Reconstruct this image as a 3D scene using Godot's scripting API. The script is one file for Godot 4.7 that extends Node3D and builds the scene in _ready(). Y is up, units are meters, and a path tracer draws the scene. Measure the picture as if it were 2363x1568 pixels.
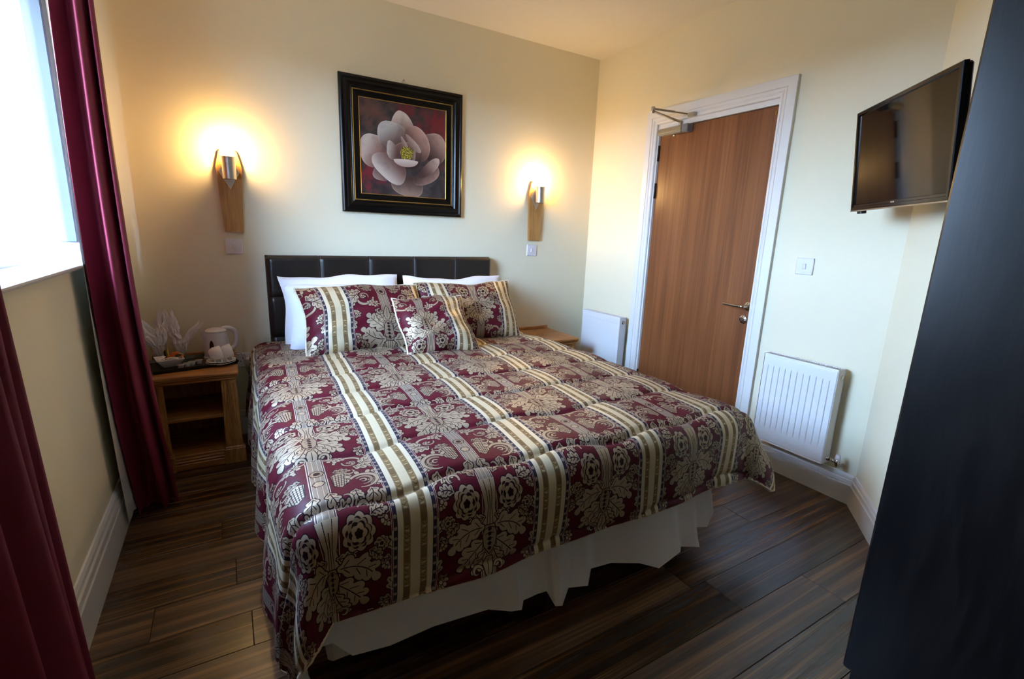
extends Node3D
# A small bedroom: window wall at x = XL, headboard wall at z = 0, door wall at x = XR.

const XL := -0.147
const XR := 2.911
const H := 2.587
const ZN := 4.9

var M := {}
var used := {}
var rng := RandomNumberGenerator.new()


func _ready() -> void:
	rng.seed = 7
	# ---------------------------------------------------------------- camera
	var cam := Camera3D.new()
	cam.name = "camera"
	cam.keep_aspect = Camera3D.KEEP_HEIGHT
	cam.fov = 70.857
	cam.near = 0.02
	cam.far = 200.0
	cam.position = Vector3(0.3232, 1.2632, 3.1865)
	cam.rotation = Vector3(-0.2193, -0.5361, 0.0375)
	add_child(cam)
	# ---------------------------------------------------------------- sky and exposure
	var env := Environment.new()
	env.background_mode = Environment.BG_SKY
	var sky := Sky.new()
	var air := ProceduralSkyMaterial.new()
	# bright even cloud
	air.sky_top_color = Color(0.36, 0.59, 1.0).linear_to_srgb()
	air.sky_horizon_color = Color(0.49, 0.70, 1.0).linear_to_srgb()
	air.sky_curve = 0.3
	air.ground_horizon_color = Color(0.05, 0.05, 0.048).linear_to_srgb()
	air.ground_bottom_color = Color(0.05, 0.05, 0.048).linear_to_srgb()
	air.sky_energy_multiplier = 1.0
	air.ground_energy_multiplier = 1.0
	sky.sky_material = air
	env.sky = sky
	env.background_energy_multiplier = 80.0
	env.ambient_light_source = Environment.AMBIENT_SOURCE_SKY
	env.tonemap_mode = Environment.TONE_MAPPER_LINEAR
	env.tonemap_exposure = 1.0
	env.sdfgi_enabled = true
	env.ssao_enabled = true
	env.ssil_enabled = true
	var we := WorldEnvironment.new()
	we.name = "world_environment"
	we.environment = env
	add_child(we)

	make_materials()
	build_room()
	build_floor()
	build_window()
	build_door()
	build_bed()
	build_comforter()
	build_valance()
	build_pillows()
	build_curtains()
	build_wardrobe()
	build_nightstands()
	build_radiators()
	build_tv()
	build_picture()
	build_wall_lamps()
	build_switches()
	build_tea_things()


# ==================================================================== node helpers
func numbered(called: String) -> String:
	if not used.has(called):
		used[called] = 0
		return called
	used[called] += 1
	return "%s_%03d" % [called, used[called]]


func tag(o: Node, label: String, category := "", group := "", kind := "") -> void:
	if label != "": o.set_meta("label", label)
	if category != "": o.set_meta("category", category)
	if group != "": o.set_meta("group", group)
	if kind != "": o.set_meta("kind", kind)


func thing(called: String, label: String, category: String, at := Vector3.ZERO, group := "", kind := "") -> Node3D:
	var o := Node3D.new()
	o.name = numbered(called)
	o.position = at
	tag(o, label, category, group, kind)
	add_child(o)
	return o


func part(called: String, mesh: Mesh, mat: Material, parent: Node) -> MeshInstance3D:
	var o := MeshInstance3D.new()
	o.name = called if parent != self else numbered(called)
	o.mesh = mesh
	o.material_override = mat
	o.cast_shadow = GeometryInstance3D.SHADOW_CASTING_SETTING_ON
	parent.add_child(o, true)
	return o


func structure(called: String, mesh: Mesh, mat: Material, label: String, category: String) -> MeshInstance3D:
	var o := part(called, mesh, mat, self)
	tag(o, label, category, "", "structure")
	return o


# ==================================================================== mesh helpers
func begin(smooth := false) -> SurfaceTool:
	var st := SurfaceTool.new()
	st.begin(Mesh.PRIMITIVE_TRIANGLES)
	st.set_smooth_group(0 if smooth else -1)
	return st


func done(st: SurfaceTool) -> ArrayMesh:
	st.generate_normals()
	return st.commit()


# one triangle whose front looks along n
func tri(st: SurfaceTool, a: Vector3, b: Vector3, c: Vector3, n: Vector3) -> void:
	st.add_vertex(a)
	if (c - a).cross(b - a).dot(n) >= 0.0:
		st.add_vertex(b)
		st.add_vertex(c)
	else:
		st.add_vertex(c)
		st.add_vertex(b)


func quad(st: SurfaceTool, a: Vector3, b: Vector3, c: Vector3, d: Vector3, n: Vector3) -> void:
	tri(st, a, b, c, n)
	tri(st, a, c, d, n)


# a box with chamfered edges
func bbox(st: SurfaceTool, lo: Vector3, hi: Vector3, b := 0.002, X := Transform3D.IDENTITY) -> void:
	var c := (lo + hi) * 0.5
	var h := (hi - lo) * 0.5
	b = minf(b, minf(h.x, minf(h.y, h.z)) * 0.9)
	var at := func(s: Vector3, ax: int) -> Vector3:
		var p := Vector3(s.x * h.x, s.y * h.y, s.z * h.z)
		for k in 3:
			if k != ax: p[k] -= s[k] * b
		return p
	var put := func(pts: Array) -> void:
		var m := Vector3.ZERO
		for p: Vector3 in pts: m += p
		var w := []
		for p: Vector3 in pts: w.append(X * (c + p))
		var n := X.basis * m
		if w.size() == 3: tri(st, w[0], w[1], w[2], n)
		else: quad(st, w[0], w[1], w[2], w[3], n)
	for ax in 3:
		var u := (ax + 1) % 3
		var v := (ax + 2) % 3
		for s in [-1.0, 1.0]:
			var q := []
			for k in [[-1, -1], [1, -1], [1, 1], [-1, 1]]:
				var e := Vector3.ZERO
				e[ax] = s
				e[u] = k[0]
				e[v] = k[1]
				q.append(at.call(e, ax))
			put.call(q)
		for su in [-1.0, 1.0]:
			for sv in [-1.0, 1.0]:
				var e0 := Vector3.ZERO
				e0[u] = su
				e0[v] = sv
				var e1 := e0
				e0[ax] = -1
				e1[ax] = 1
				put.call([at.call(e0, u), at.call(e1, u), at.call(e1, v), at.call(e0, v)])
	for sx in [-1.0, 1.0]:
		for sy in [-1.0, 1.0]:
			for sz in [-1.0, 1.0]:
				var e := Vector3(sx, sy, sz)
				put.call([at.call(e, 0), at.call(e, 1), at.call(e, 2)])


func box_mesh(lo: Vector3, hi: Vector3, b := 0.002) -> ArrayMesh:
	var st := begin()
	bbox(st, lo, hi, b)
	return done(st)


# polygon in local xy pushed from z0 to z1
func prism(st: SurfaceTool, poly: PackedVector2Array, X: Transform3D, z0: float, z1: float, bev := 0.0) -> void:
	var n := poly.size()
	var cw := Geometry2D.is_polygon_clockwise(poly)
	var cap := poly
	if bev > 0.0:
		var off := Geometry2D.offset_polygon(poly, -bev, Geometry2D.JOIN_MITER)
		if off.size() == 1 and off[0].size() == n:
			var best := 0
			for k in n:
				if off[0][k].distance_to(poly[0]) < off[0][best].distance_to(poly[0]): best = k
			cap = PackedVector2Array()
			var same := Geometry2D.is_polygon_clockwise(off[0]) == cw
			for k in n:
				cap.append(off[0][(best + (k if same else n - k)) % n])
		else:
			bev = 0.0
	var idx := Geometry2D.triangulate_polygon(cap)
	for s in 2:
		var z := z1 if s else z0
		var nz := X.basis * Vector3(0, 0, 1 if s else -1) * (1.0 if z1 > z0 else -1.0)
		for k in range(0, idx.size(), 3):
			tri(st, X * Vector3(cap[idx[k]].x, cap[idx[k]].y, z), X * Vector3(cap[idx[k + 1]].x, cap[idx[k + 1]].y, z), X * Vector3(cap[idx[k + 2]].x, cap[idx[k + 2]].y, z), nz)
	var sg := signf(z1 - z0)
	for k in n:
		var a := poly[k]
		var b := poly[(k + 1) % n]
		var ca := cap[k]
		var cb := cap[(k + 1) % n]
		var o := Vector2(b.y - a.y, a.x - b.x) * (-1.0 if cw else 1.0)
		var nn := X.basis * Vector3(o.x, o.y, 0)
		quad(st, X * Vector3(a.x, a.y, z0 + bev * sg), X * Vector3(b.x, b.y, z0 + bev * sg), X * Vector3(b.x, b.y, z1 - bev * sg), X * Vector3(a.x, a.y, z1 - bev * sg), nn)
		if bev > 0.0:
			quad(st, X * Vector3(a.x, a.y, z1 - bev * sg), X * Vector3(b.x, b.y, z1 - bev * sg), X * Vector3(cb.x, cb.y, z1), X * Vector3(ca.x, ca.y, z1), nn)
			quad(st, X * Vector3(a.x, a.y, z0 + bev * sg), X * Vector3(b.x, b.y, z0 + bev * sg), X * Vector3(cb.x, cb.y, z0), X * Vector3(ca.x, ca.y, z0), nn)


# profile of (radius, height) turned about local y
func lathe(st: SurfaceTool, prof: Array, X := Transform3D.IDENTITY, n := 24) -> void:
	for i in prof.size() - 1:
		var p: Vector2 = prof[i]
		var q: Vector2 = prof[i + 1]
		var o := Vector2(q.y - p.y, p.x - q.x)
		for k in n:
			var a := TAU * k / n
			var b := TAU * (k + 1) / n
			var m := (a + b) * 0.5
			var nn := X.basis * Vector3(o.x * cos(m), o.y, o.x * sin(m))
			var v0 := X * Vector3(p.x * cos(a), p.y, p.x * sin(a))
			var v1 := X * Vector3(p.x * cos(b), p.y, p.x * sin(b))
			var v2 := X * Vector3(q.x * cos(b), q.y, q.x * sin(b))
			var v3 := X * Vector3(q.x * cos(a), q.y, q.x * sin(a))
			if p.x > 1e-6: tri(st, v0, v1, v2, nn)
			if q.x > 1e-6: tri(st, v0, v2, v3, nn)


func lathe_mesh(prof: Array, n := 24, X := Transform3D.IDENTITY) -> ArrayMesh:
	var st := begin(true)
	# hard edges: a new smooth group wherever the profile turns sharply
	var run := [prof[0]]
	var g := 0
	for i in range(1, prof.size()):
		run.append(prof[i])
		var last := i == prof.size() - 1
		var sharp := false
		if not last:
			var d0: Vector2 = (prof[i] - prof[i - 1]).normalized()
			var d1: Vector2 = (prof[i + 1] - prof[i]).normalized()
			sharp = d0.dot(d1) < 0.75
		if sharp or last:
			st.set_smooth_group(g)
			lathe(st, run, X, n)
			g += 1
			run = [prof[i]]
	return done(st)


func tube(st: SurfaceTool, pts: Array, r: float, n := 8, closed := false) -> void:
	var m := pts.size()
	var rings := []
	var up := Vector3.UP
	for i in m:
		var a: Vector3 = pts[(i - 1 + m) % m] if closed or i > 0 else pts[0]
		var b: Vector3 = pts[(i + 1) % m] if closed or i < m - 1 else pts[m - 1]
		var d := (b - a).normalized()
		if i == 0:
			up = Vector3.UP if absf(d.y) < 0.9 else Vector3.RIGHT
		up = (up - d * up.dot(d)).normalized()
		var side := d.cross(up)
		var ring := []
		for k in n:
			var t := TAU * k / n
			ring.append(pts[i] + (up * cos(t) + side * sin(t)) * r)
		rings.append(ring)
	for i in (m if closed else m - 1):
		var j := (i + 1) % m
		for k in n:
			var l := (k + 1) % n
			var mid: Vector3 = (rings[i][k] + rings[i][l] + rings[j][k] + rings[j][l]) * 0.25 - (pts[i] + pts[j]) * 0.5
			quad(st, rings[i][k], rings[i][l], rings[j][l], rings[j][k], mid)
	if not closed:
		for e in [0, m - 1]:
			var out: Vector3 = (pts[0] - pts[1]) if e == 0 else (pts[m - 1] - pts[m - 2])
			for k in n:
				tri(st, pts[e], rings[e][k], rings[e][(k + 1) % n], out)


func tube_mesh(pts: Array, r: float, n := 8, closed := false) -> ArrayMesh:
	var st := begin(true)
	tube(st, pts, r, n, closed)
	return done(st)


# smooth line through the points
func spline(pts: Array, per := 8, closed := false) -> Array:
	var out := []
	var m := pts.size()
	for i in (m if closed else m - 1):
		var p0 = pts[(i - 1 + m) % m] if closed or i > 0 else pts[0]
		var p1 = pts[i]
		var p2 = pts[(i + 1) % m]
		var p3 = pts[(i + 2) % m] if closed or i < m - 2 else pts[m - 1]
		for k in per:
			var t := float(k) / per
			out.append(p1 * 1.0 + (p2 - p0) * (0.5 * t) + (p0 * 2.0 - p1 * 5.0 + p2 * 4.0 - p3) * (0.5 * t * t) + (p1 * 3.0 - p0 - p2 * 3.0 + p3) * (0.5 * t * t * t))
	if not closed: out.append(pts[m - 1])
	return out


# surface over a grid; f(u, v) -> Vector3, g(u, v) -> Vector2, u and v in 0..1
func sheet(st: SurfaceTool, nu: int, nv: int, f: Callable, g: Callable, flip := false) -> void:
	var p := []
	var t := []
	for j in nv + 1:
		for i in nu + 1:
			p.append(f.call(float(i) / nu, float(j) / nv))
			t.append(g.call(float(i) / nu, float(j) / nv))
	for j in nv:
		for i in nu:
			var a := j * (nu + 1) + i
			var q := [a, a + 1, a + nu + 2, a, a + nu + 2, a + nu + 1]
			if flip: q = [a, a + nu + 2, a + 1, a, a + nu + 1, a + nu + 2]
			for k: int in q:
				st.set_uv(t[k])
				st.add_vertex(p[k])


func plain_uv(u: float, v: float) -> Vector2:
	return Vector2(u, v)


# a moulding swept round mitred corners: points with their inward mitre direction; profile of (inward, out of the wall)
func moulding(st: SurfaceTool, pts: Array, mitres: Array, n: Vector3, prof: Array, closed: bool) -> void:
	var m := pts.size()
	for i in (m if closed else m - 1):
		var j := (i + 1) % m
		var inward: Vector3 = (mitres[i] + mitres[j]).normalized()
		for k in prof.size() - 1:
			var a: Vector2 = prof[k]
			var b: Vector2 = prof[k + 1]
			var nn: Vector3 = inward * -(b.y - a.y) + n * (b.x - a.x)
			quad(st, pts[i] + mitres[i] * a.x + n * a.y, pts[j] + mitres[j] * a.x + n * a.y, pts[j] + mitres[j] * b.x + n * b.y, pts[i] + mitres[i] * b.x + n * b.y, nn)


func basis_from(x: Vector3, y: Vector3) -> Basis:
	var z := x.cross(y).normalized()
	return Basis(x.normalized(), z.cross(x).normalized(), z)


func smooth01(t: float) -> float:
	t = clampf(t, 0.0, 1.0)
	return t * t * (3.0 - 2.0 * t)


# ==================================================================== materials
func rgb(r: int, g: int, b: int) -> Color:
	return Color(r / 255.0, g / 255.0, b / 255.0)


func mat(c: Color, rough := 0.6, metal := 0.0, spec := 0.5) -> StandardMaterial3D:
	var m := StandardMaterial3D.new()
	m.albedo_color = c
	m.roughness = rough
	m.metallic = metal
	m.metallic_specular = spec
	return m


func textured(img: Image, rough: float, scale := Vector3.ONE, triplanar := true, offset := Vector3.ZERO) -> StandardMaterial3D:
	var m := StandardMaterial3D.new()
	m.albedo_texture = ImageTexture.create_from_image(img)
	m.roughness = rough
	m.uv1_triplanar = triplanar
	m.uv1_scale = scale
	m.uv1_offset = offset
	return m


func bumps(freq: float, depth: float, seed_: int, size := 256) -> ImageTexture:
	var n := FastNoiseLite.new()
	n.seed = seed_
	n.noise_type = FastNoiseLite.TYPE_SIMPLEX_SMOOTH
	n.frequency = freq
	n.fractal_octaves = 3
	var img := n.get_seamless_image(size, size)
	img.bump_map_to_normal_map(depth)
	return ImageTexture.create_from_image(img)


# straight grain along v (or u): fine pores over broad streaks; ramp is [dark, mid, light]
func grain(w: int, h: int, ramp: Array, seed_: int, across: float, along: float, along_u := false, fine := 0.35, ring := 0.0, wander := 0.07) -> Image:
	var n := FastNoiseLite.new()
	n.seed = seed_
	n.noise_type = FastNoiseLite.TYPE_SIMPLEX_SMOOTH
	n.frequency = 1.0
	n.fractal_type = FastNoiseLite.FRACTAL_NONE
	var img := Image.create(w, h, false, Image.FORMAT_RGB8)
	for y in h:
		for x in w:
			var a := float(y if along_u else x) / (h if along_u else w)
			var l := float(x if along_u else y) / (w if along_u else h)
			# wrapped round a circle along the grain so that the tile repeats
			var cl := cos(TAU * l) * along / TAU
			var sl := sin(TAU * l) * along / TAU
			var bend := n.get_noise_3d(a * 2.0, cl * 0.7, sl * 0.7 + 9.0) * wander
			var broad := n.get_noise_3d((a + bend) * across, cl, sl)
			var mid := n.get_noise_3d((a + bend) * across * 3.7 + 31.0, cl * 1.6, sl * 1.6)
			var pore := n.get_noise_3d(a * across * 14.0 + 77.0, cl * 4.0, sl * 4.0)
			var t := 0.5 + broad * 0.5 + mid * 0.28
			if ring > 0.0: t += sin((a + bend * 2.0) * across * 9.0 + broad * 5.0) * ring
			t = clampf(t + pore * fine, 0.0, 1.0) * (ramp.size() - 1)
			var k := mini(int(t), ramp.size() - 2)
			img.set_pixel(x, y, (ramp[k] as Color).lerp(ramp[k + 1], t - k))
	return img


func make_materials() -> void:
	M.wall = mat(rgb(238, 230, 202), 0.75, 0.0, 0.35)
	M.wall.normal_enabled = true
	M.wall.normal_texture = bumps(0.02, 2.0, 3)
	M.wall.normal_scale = 0.12
	M.wall.uv1_triplanar = true
	M.wall.uv1_world_triplanar = true
	M.wall.uv1_scale = Vector3.ONE * 2.0
	M.ceiling = mat(rgb(238, 234, 224), 0.85, 0.0, 0.3)
	M.gloss_white = mat(rgb(233, 233, 230), 0.32)
	M.frame_grey = mat(rgb(52, 57, 61), 0.5)
	M.radiator = mat(rgb(236, 237, 238), 0.28)
	M.plastic_white = mat(rgb(232, 230, 234), 0.3)
	M.grey_plastic = mat(rgb(120, 122, 126), 0.45)
	M.china = mat(rgb(240, 240, 238), 0.12)
	M.kettle = mat(rgb(226, 226, 232), 0.28)
	M.black_gloss = mat(rgb(12, 12, 13), 0.12)
	M.black_satin = mat(rgb(16, 15, 15), 0.3)
	M.screen = mat(rgb(5, 5, 6), 0.045, 0.0, 0.4)
	M.chrome = mat(rgb(214, 214, 214), 0.12, 1.0)
	M.steel = mat(rgb(190, 186, 178), 0.34, 1.0)
	M.brushed = mat(rgb(206, 202, 196), 0.42, 1.0)
	M.dark_metal = mat(rgb(60, 54, 46), 0.45, 0.8)
	M.leather = mat(rgb(26, 19, 17), 0.36, 0.0, 0.5)
	M.leather.normal_enabled = true
	M.leather.normal_texture = bumps(0.09, 4.0, 12)
	M.leather.normal_scale = 0.22
	M.leather.uv1_triplanar = true
	M.leather.uv1_scale = Vector3.ONE * 9.0
	M.seam = mat(rgb(92, 84, 80), 0.6)
	M.linen = mat(rgb(244, 244, 246), 0.85, 0.0, 0.3)
	M.valance = mat(rgb(246, 246, 248), 0.85, 0.0, 0.3)
	M.valance.backlight_enabled = true
	M.valance.backlight = Color(0.12, 0.12, 0.12)
	M.ticking = mat(rgb(214, 212, 208), 0.9)
	M.lining = mat(rgb(206, 202, 194), 0.9)
	M.lining.backlight_enabled = true
	M.lining.backlight = Color(0.15, 0.15, 0.14)
	M.curtain = mat(rgb(108, 24, 44), 0.62, 0.0, 0.4)
	M.curtain.rim_enabled = true
	M.curtain.rim = 0.35
	M.curtain.rim_tint = 0.7
	M.curtain.normal_enabled = true
	M.curtain.normal_texture = bumps(0.12, 3.0, 21)
	M.curtain.normal_scale = 0.25
	M.curtain.uv1_triplanar = true
	M.curtain.uv1_scale = Vector3.ONE * 12.0
	M.rope = mat(rgb(226, 214, 184), 0.7)
	M.tissue = mat(rgb(246, 246, 248), 0.8)
	M.tissue.backlight_enabled = true
	M.tissue.backlight = Color(0.35, 0.35, 0.35)
	M.gold = mat(rgb(186, 146, 74), 0.4, 0.85)
	M.frame_black = mat(rgb(9, 8, 8), 0.26, 0.0, 0.35)
	M.glass = mat(Color(0.95, 0.98, 1.0, 0.08), 0.02)
	M.glass.transparency = BaseMaterial3D.TRANSPARENCY_ALPHA
	M.tumbler = mat(Color(0.93, 0.96, 0.97, 0.18), 0.03)
	M.tumbler.transparency = BaseMaterial3D.TRANSPARENCY_ALPHA
	M.cable = mat(rgb(196, 192, 184), 0.5)
	M.groove = mat(rgb(16, 12, 10), 0.7)
	M.cavity = mat(rgb(30, 24, 20), 0.9)
	M.foil = mat(rgb(210, 210, 208), 0.3, 0.7)
	M.orange = mat(rgb(206, 98, 32), 0.5)
	M.yellow = mat(rgb(214, 172, 44), 0.5)
	M.coffee = mat(rgb(58, 40, 26), 0.5)
	M.sugar = mat(rgb(236, 232, 226), 0.7)
	M.gauge = mat(rgb(58, 44, 42), 0.15)
	M.bulb = mat(rgb(255, 214, 150), 0.4)
	M.bulb.emission_enabled = true
	M.bulb.emission = Color(1.0, 0.70, 0.36)
	M.bulb.emission_energy_multiplier = 30.0

	# walnut laminate boards: grain runs along x
	M.planks = []
	var dark := [rgb(34, 22, 16), rgb(54, 36, 25), rgb(76, 52, 35), rgb(120, 84, 52)]
	var mid := [rgb(42, 27, 19), rgb(70, 47, 32), rgb(96, 66, 43), rgb(136, 98, 62)]
	for k in 3:
		var img := grain(768, 160, dark if k < 2 else mid, 40 + k, 4.2, 1.5, true, 0.22)
		for o in 2:
			var m := textured(img, 0.27 + 0.03 * k, Vector3(1.0 / 1.9, 1.0, 1.0 / 0.165), true, Vector3(0.31 * o, 0.0, 0.43 * o))
			m.metallic_specular = 0.55
			M.planks.append(m)
	# door veneer and oak: grain runs upright
	M.door_wood = textured(grain(512, 640, [rgb(108, 62, 34), rgb(124, 74, 42), rgb(132, 81, 47), rgb(142, 90, 54)], 51, 9.0, 0.9, false, 0.34, 0.0, 0.03), 0.34, Vector3(0.95, 0.5, 0.95))
	M.door_wood.uv1_world_triplanar = true
	var oak_up := grain(256, 512, [rgb(134, 88, 42), rgb(166, 114, 60), rgb(184, 132, 72)], 61, 9.0, 2.6, false, 0.4)
	var oak_flat := grain(512, 256, [rgb(134, 84, 40), rgb(168, 110, 56), rgb(188, 130, 68)], 62, 9.0, 2.6, true, 0.4)
	M.oak = textured(oak_up, 0.4, Vector3(4.0, 2.0, 4.0))
	M.oak_flat = textured(oak_flat, 0.36, Vector3(2.0, 4.0, 4.0))
	M.oak_lamp = textured(grain(256, 512, [rgb(150, 104, 54), rgb(178, 130, 72), rgb(190, 144, 84)], 63, 6.0, 2.0, false, 0.35), 0.42, Vector3(6.0, 2.0, 6.0))
	M.wenge = textured(grain(256, 512, [rgb(9, 8, 9), rgb(16, 14, 15), rgb(25, 22, 22)], 64, 14.0, 3.0, false, 0.6), 0.3, Vector3(2.2, 1.0, 2.2))
	var cloth_image := damask_image()
	M.damask = textured(cloth_image, 0.48, Vector3.ONE, false)
	# the pale yarn is lustrous, the ground is not
	M.damask.metallic = 1.0
	M.damask.metallic_texture = ImageTexture.create_from_image(yarn_lustre(cloth_image))
	M.damask.metallic_texture_channel = BaseMaterial3D.TEXTURE_CHANNEL_RED
	M.damask.metallic_specular = 0.30
	M.damask.normal_enabled = true
	M.damask.normal_texture = bumps(0.05, 2.0, 33)
	M.damask.normal_scale = 0.15
	M.painting = textured(painting_image(), 0.5, Vector3.ONE, false)


# ==================================================================== woven damask, one repeat (0.42 m x 0.55 m, in millimetres)
const DW := 840
const DH := 1100
var loom: Image


func fill_polygon(pts: PackedVector2Array, c: Color) -> void:
	var lo := INF
	var hi := -INF
	for p in pts:
		lo = minf(lo, p.y)
		hi = maxf(hi, p.y)
	var n := pts.size()
	for y in range(maxi(0, int(floor(lo))), mini(loom.get_height() - 1, int(ceil(hi))) + 1):
		var yy := y + 0.5
		var xs := []
		for k in n:
			var a := pts[k]
			var b := pts[(k + 1) % n]
			if (a.y <= yy) != (b.y <= yy):
				xs.append(a.x + (yy - a.y) / (b.y - a.y) * (b.x - a.x))
		xs.sort()
		for k in range(0, xs.size() - 1, 2):
			var x0 := int(round(xs[k]))
			var x1 := int(round(xs[k + 1]))
			if x1 > x0: loom.fill_rect(Rect2i(x0, y, x1 - x0, 1), c)


# millimetres from the middle of the motif, mirrored left and right and repeated up and down
func weave(pts: PackedVector2Array, c: Color, mirror := true) -> void:
	for sx in ([1.0, -1.0] if mirror else [1.0]):
		for dy in [-550.0, 0.0, 550.0]:
			var q := PackedVector2Array()
			for p in pts:
				q.append(Vector2(210.0 + p.x * sx, p.y + dy) * 2.0)
			fill_polygon(q, c)


const TAN := Color(0.685, 0.605, 0.505)
const TAN2 := Color(0.605, 0.525, 0.43)
const INK := Color(0.13, 0.03, 0.06)


func lined(pts: PackedVector2Array, c := TAN, line := 2.6) -> void:
	for q in Geometry2D.offset_polygon(pts, line, Geometry2D.JOIN_ROUND): weave(q, INK)
	weave(pts, c)


func stroke(pts: PackedVector2Array, w: float, c: Color) -> void:
	for q in Geometry2D.offset_polyline(pts, w * 0.5, Geometry2D.JOIN_ROUND, Geometry2D.END_ROUND): weave(q, c)


# lobed acanthus leaf from base towards ang (degrees, 0 = down the cloth, 90 = outwards)
func leaf(base: Vector2, ang: float, length: float, width: float, lobes := 4, bend := 0.0, c := TAN) -> void:
	var spine := PackedVector2Array()
	var heads := []
	var p := base
	var a := deg_to_rad(ang)
	var steps := 30
	for k in steps + 1:
		var t := float(k) / steps
		var d := Vector2(sin(a), cos(a))
		spine.append(p)
		heads.append(d)
		p += d * length * 0.86 / steps
		a += deg_to_rad(bend) / steps
	# a full body with scalloped lobes round it
	var body := PackedVector2Array()
	var other := PackedVector2Array()
	for k in steps + 1:
		var t := float(k) / steps
		var sd := Vector2((heads[k] as Vector2).y, -(heads[k] as Vector2).x)
		var w := width * 0.62 * sin(PI * clampf(0.10 + 0.86 * t, 0.0, 1.0))
		body.append(spine[k] + sd * w)
		other.append(spine[k] - sd * w)
	other.reverse()
	body.append_array(other)
	var blades := [body, blade(spine[steps] - heads[steps] * width * 0.25, heads[steps], width * 0.85, width * 0.42)]
	var veins := []
	for k in lobes:
		var t := (k + 0.35) / lobes
		var i := int(steps * t * 0.92)
		var w := width * (0.72 + 0.55 * sin(PI * clampf(t * 0.9 + 0.12, 0.0, 1.0)))
		for sgn in [-1.0, 1.0]:
			var d: Vector2 = (heads[i] as Vector2).rotated(sgn * 0.82)
			blades.append(blade(spine[i], d, w * 1.02, w * 0.40))
			veins.append(PackedVector2Array([spine[i] + d * w * 0.15, spine[i] + d * w * 0.66]))
	for b: PackedVector2Array in blades:
		for q in Geometry2D.offset_polygon(b, 2.6, Geometry2D.JOIN_ROUND): weave(q, INK)
	for b: PackedVector2Array in blades: weave(b, c)
	stroke(spine, width * 0.22, c)
	stroke(spine.slice(2, steps - 2), 2.6, INK)
	for q: PackedVector2Array in veins: stroke(q, 2.0, INK)


# a rounded blade, broad near its tip
func blade(at: Vector2, d: Vector2, length: float, half: float) -> PackedVector2Array:
	var s := Vector2(d.y, -d.x)
	var out := PackedVector2Array()
	for k in 20:
		var t := TAU * k / 20
		var l := 0.5 - 0.5 * cos(t)
		out.append(at + d * length * l + s * half * sin(t) * (0.55 + 0.45 * l))
	return out


func ring_points(c: Vector2, r: float, petals: int, amp: float, turn := 0.0) -> PackedVector2Array:
	var out := PackedVector2Array()
	for k in 72:
		var t := TAU * k / 72
		out.append(c + Vector2(cos(t), sin(t)) * r * (1.0 - amp + amp * absf(cos(petals * 0.5 * (t + turn)))))
	return out


func rose(c: Vector2, r: float) -> void:
	lined(ring_points(c, r, 9, 0.16), TAN, 2.5)
	weave(ring_points(c, r * 0.80, 9, 0.18, 0.2), INK)
	weave(ring_points(c, r * 0.74, 8, 0.16, 0.2), TAN2)
	weave(ring_points(c, r * 0.60, 6, 0.22), INK)
	weave(ring_points(c, r * 0.50, 5, 0.25), TAN)
	stroke(ring_points(c, r * 0.24, 5, 0.3, 0.4), 1.5, INK)


# tapering curl
func curl(c: Vector2, r0: float, r1: float, a0: float, a1: float, w0: float, w1: float, col := TAN) -> void:
	var outer := PackedVector2Array()
	var inner := PackedVector2Array()
	for k in 41:
		var t := k / 40.0
		var a := deg_to_rad(lerpf(a0, a1, t))
		var r := lerpf(r0, r1, t)
		var w := lerpf(w0, w1, t) * (0.35 + 0.65 * sin(PI * clampf(t * 0.9 + 0.1, 0.0, 1.0)))
		var d := Vector2(cos(a), sin(a))
		outer.append(c + d * (r + w * 0.5))
		inner.append(c + d * (r - w * 0.5))
	inner.reverse()
	outer.append_array(inner)
	lined(outer, col, 1.8)


func berries(c: Vector2, r: float, n: int, spread: float) -> void:
	for k in n:
		var t := k * 2.4
		var p := c + Vector2(cos(t), sin(t)) * spread * sqrt((k + 0.4) / n)
		lined(ring_points(p, r, 1, 0.0), TAN, 1.6)


func band(u0: float, u1: float, c: Color) -> void:
	weave(PackedVector2Array([Vector2(u0, 0), Vector2(u1, 0), Vector2(u1, 550), Vector2(u0, 550)]), c)


func yarn_lustre(src: Image) -> Image:
	var small := src.duplicate() as Image
	small.clear_mipmaps()
	small.resize(DW / 2, DH / 2, Image.INTERPOLATE_BILINEAR)
	var out := Image.create(DW / 2, DH / 2, false, Image.FORMAT_RGB8)
	for y in DH / 2:
		for x in DW / 2:
			var t := smooth01((small.get_pixel(x, y).g - 0.25) / 0.25) * 0.42
			out.set_pixel(x, y, Color(t, t, t))
	return out


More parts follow.
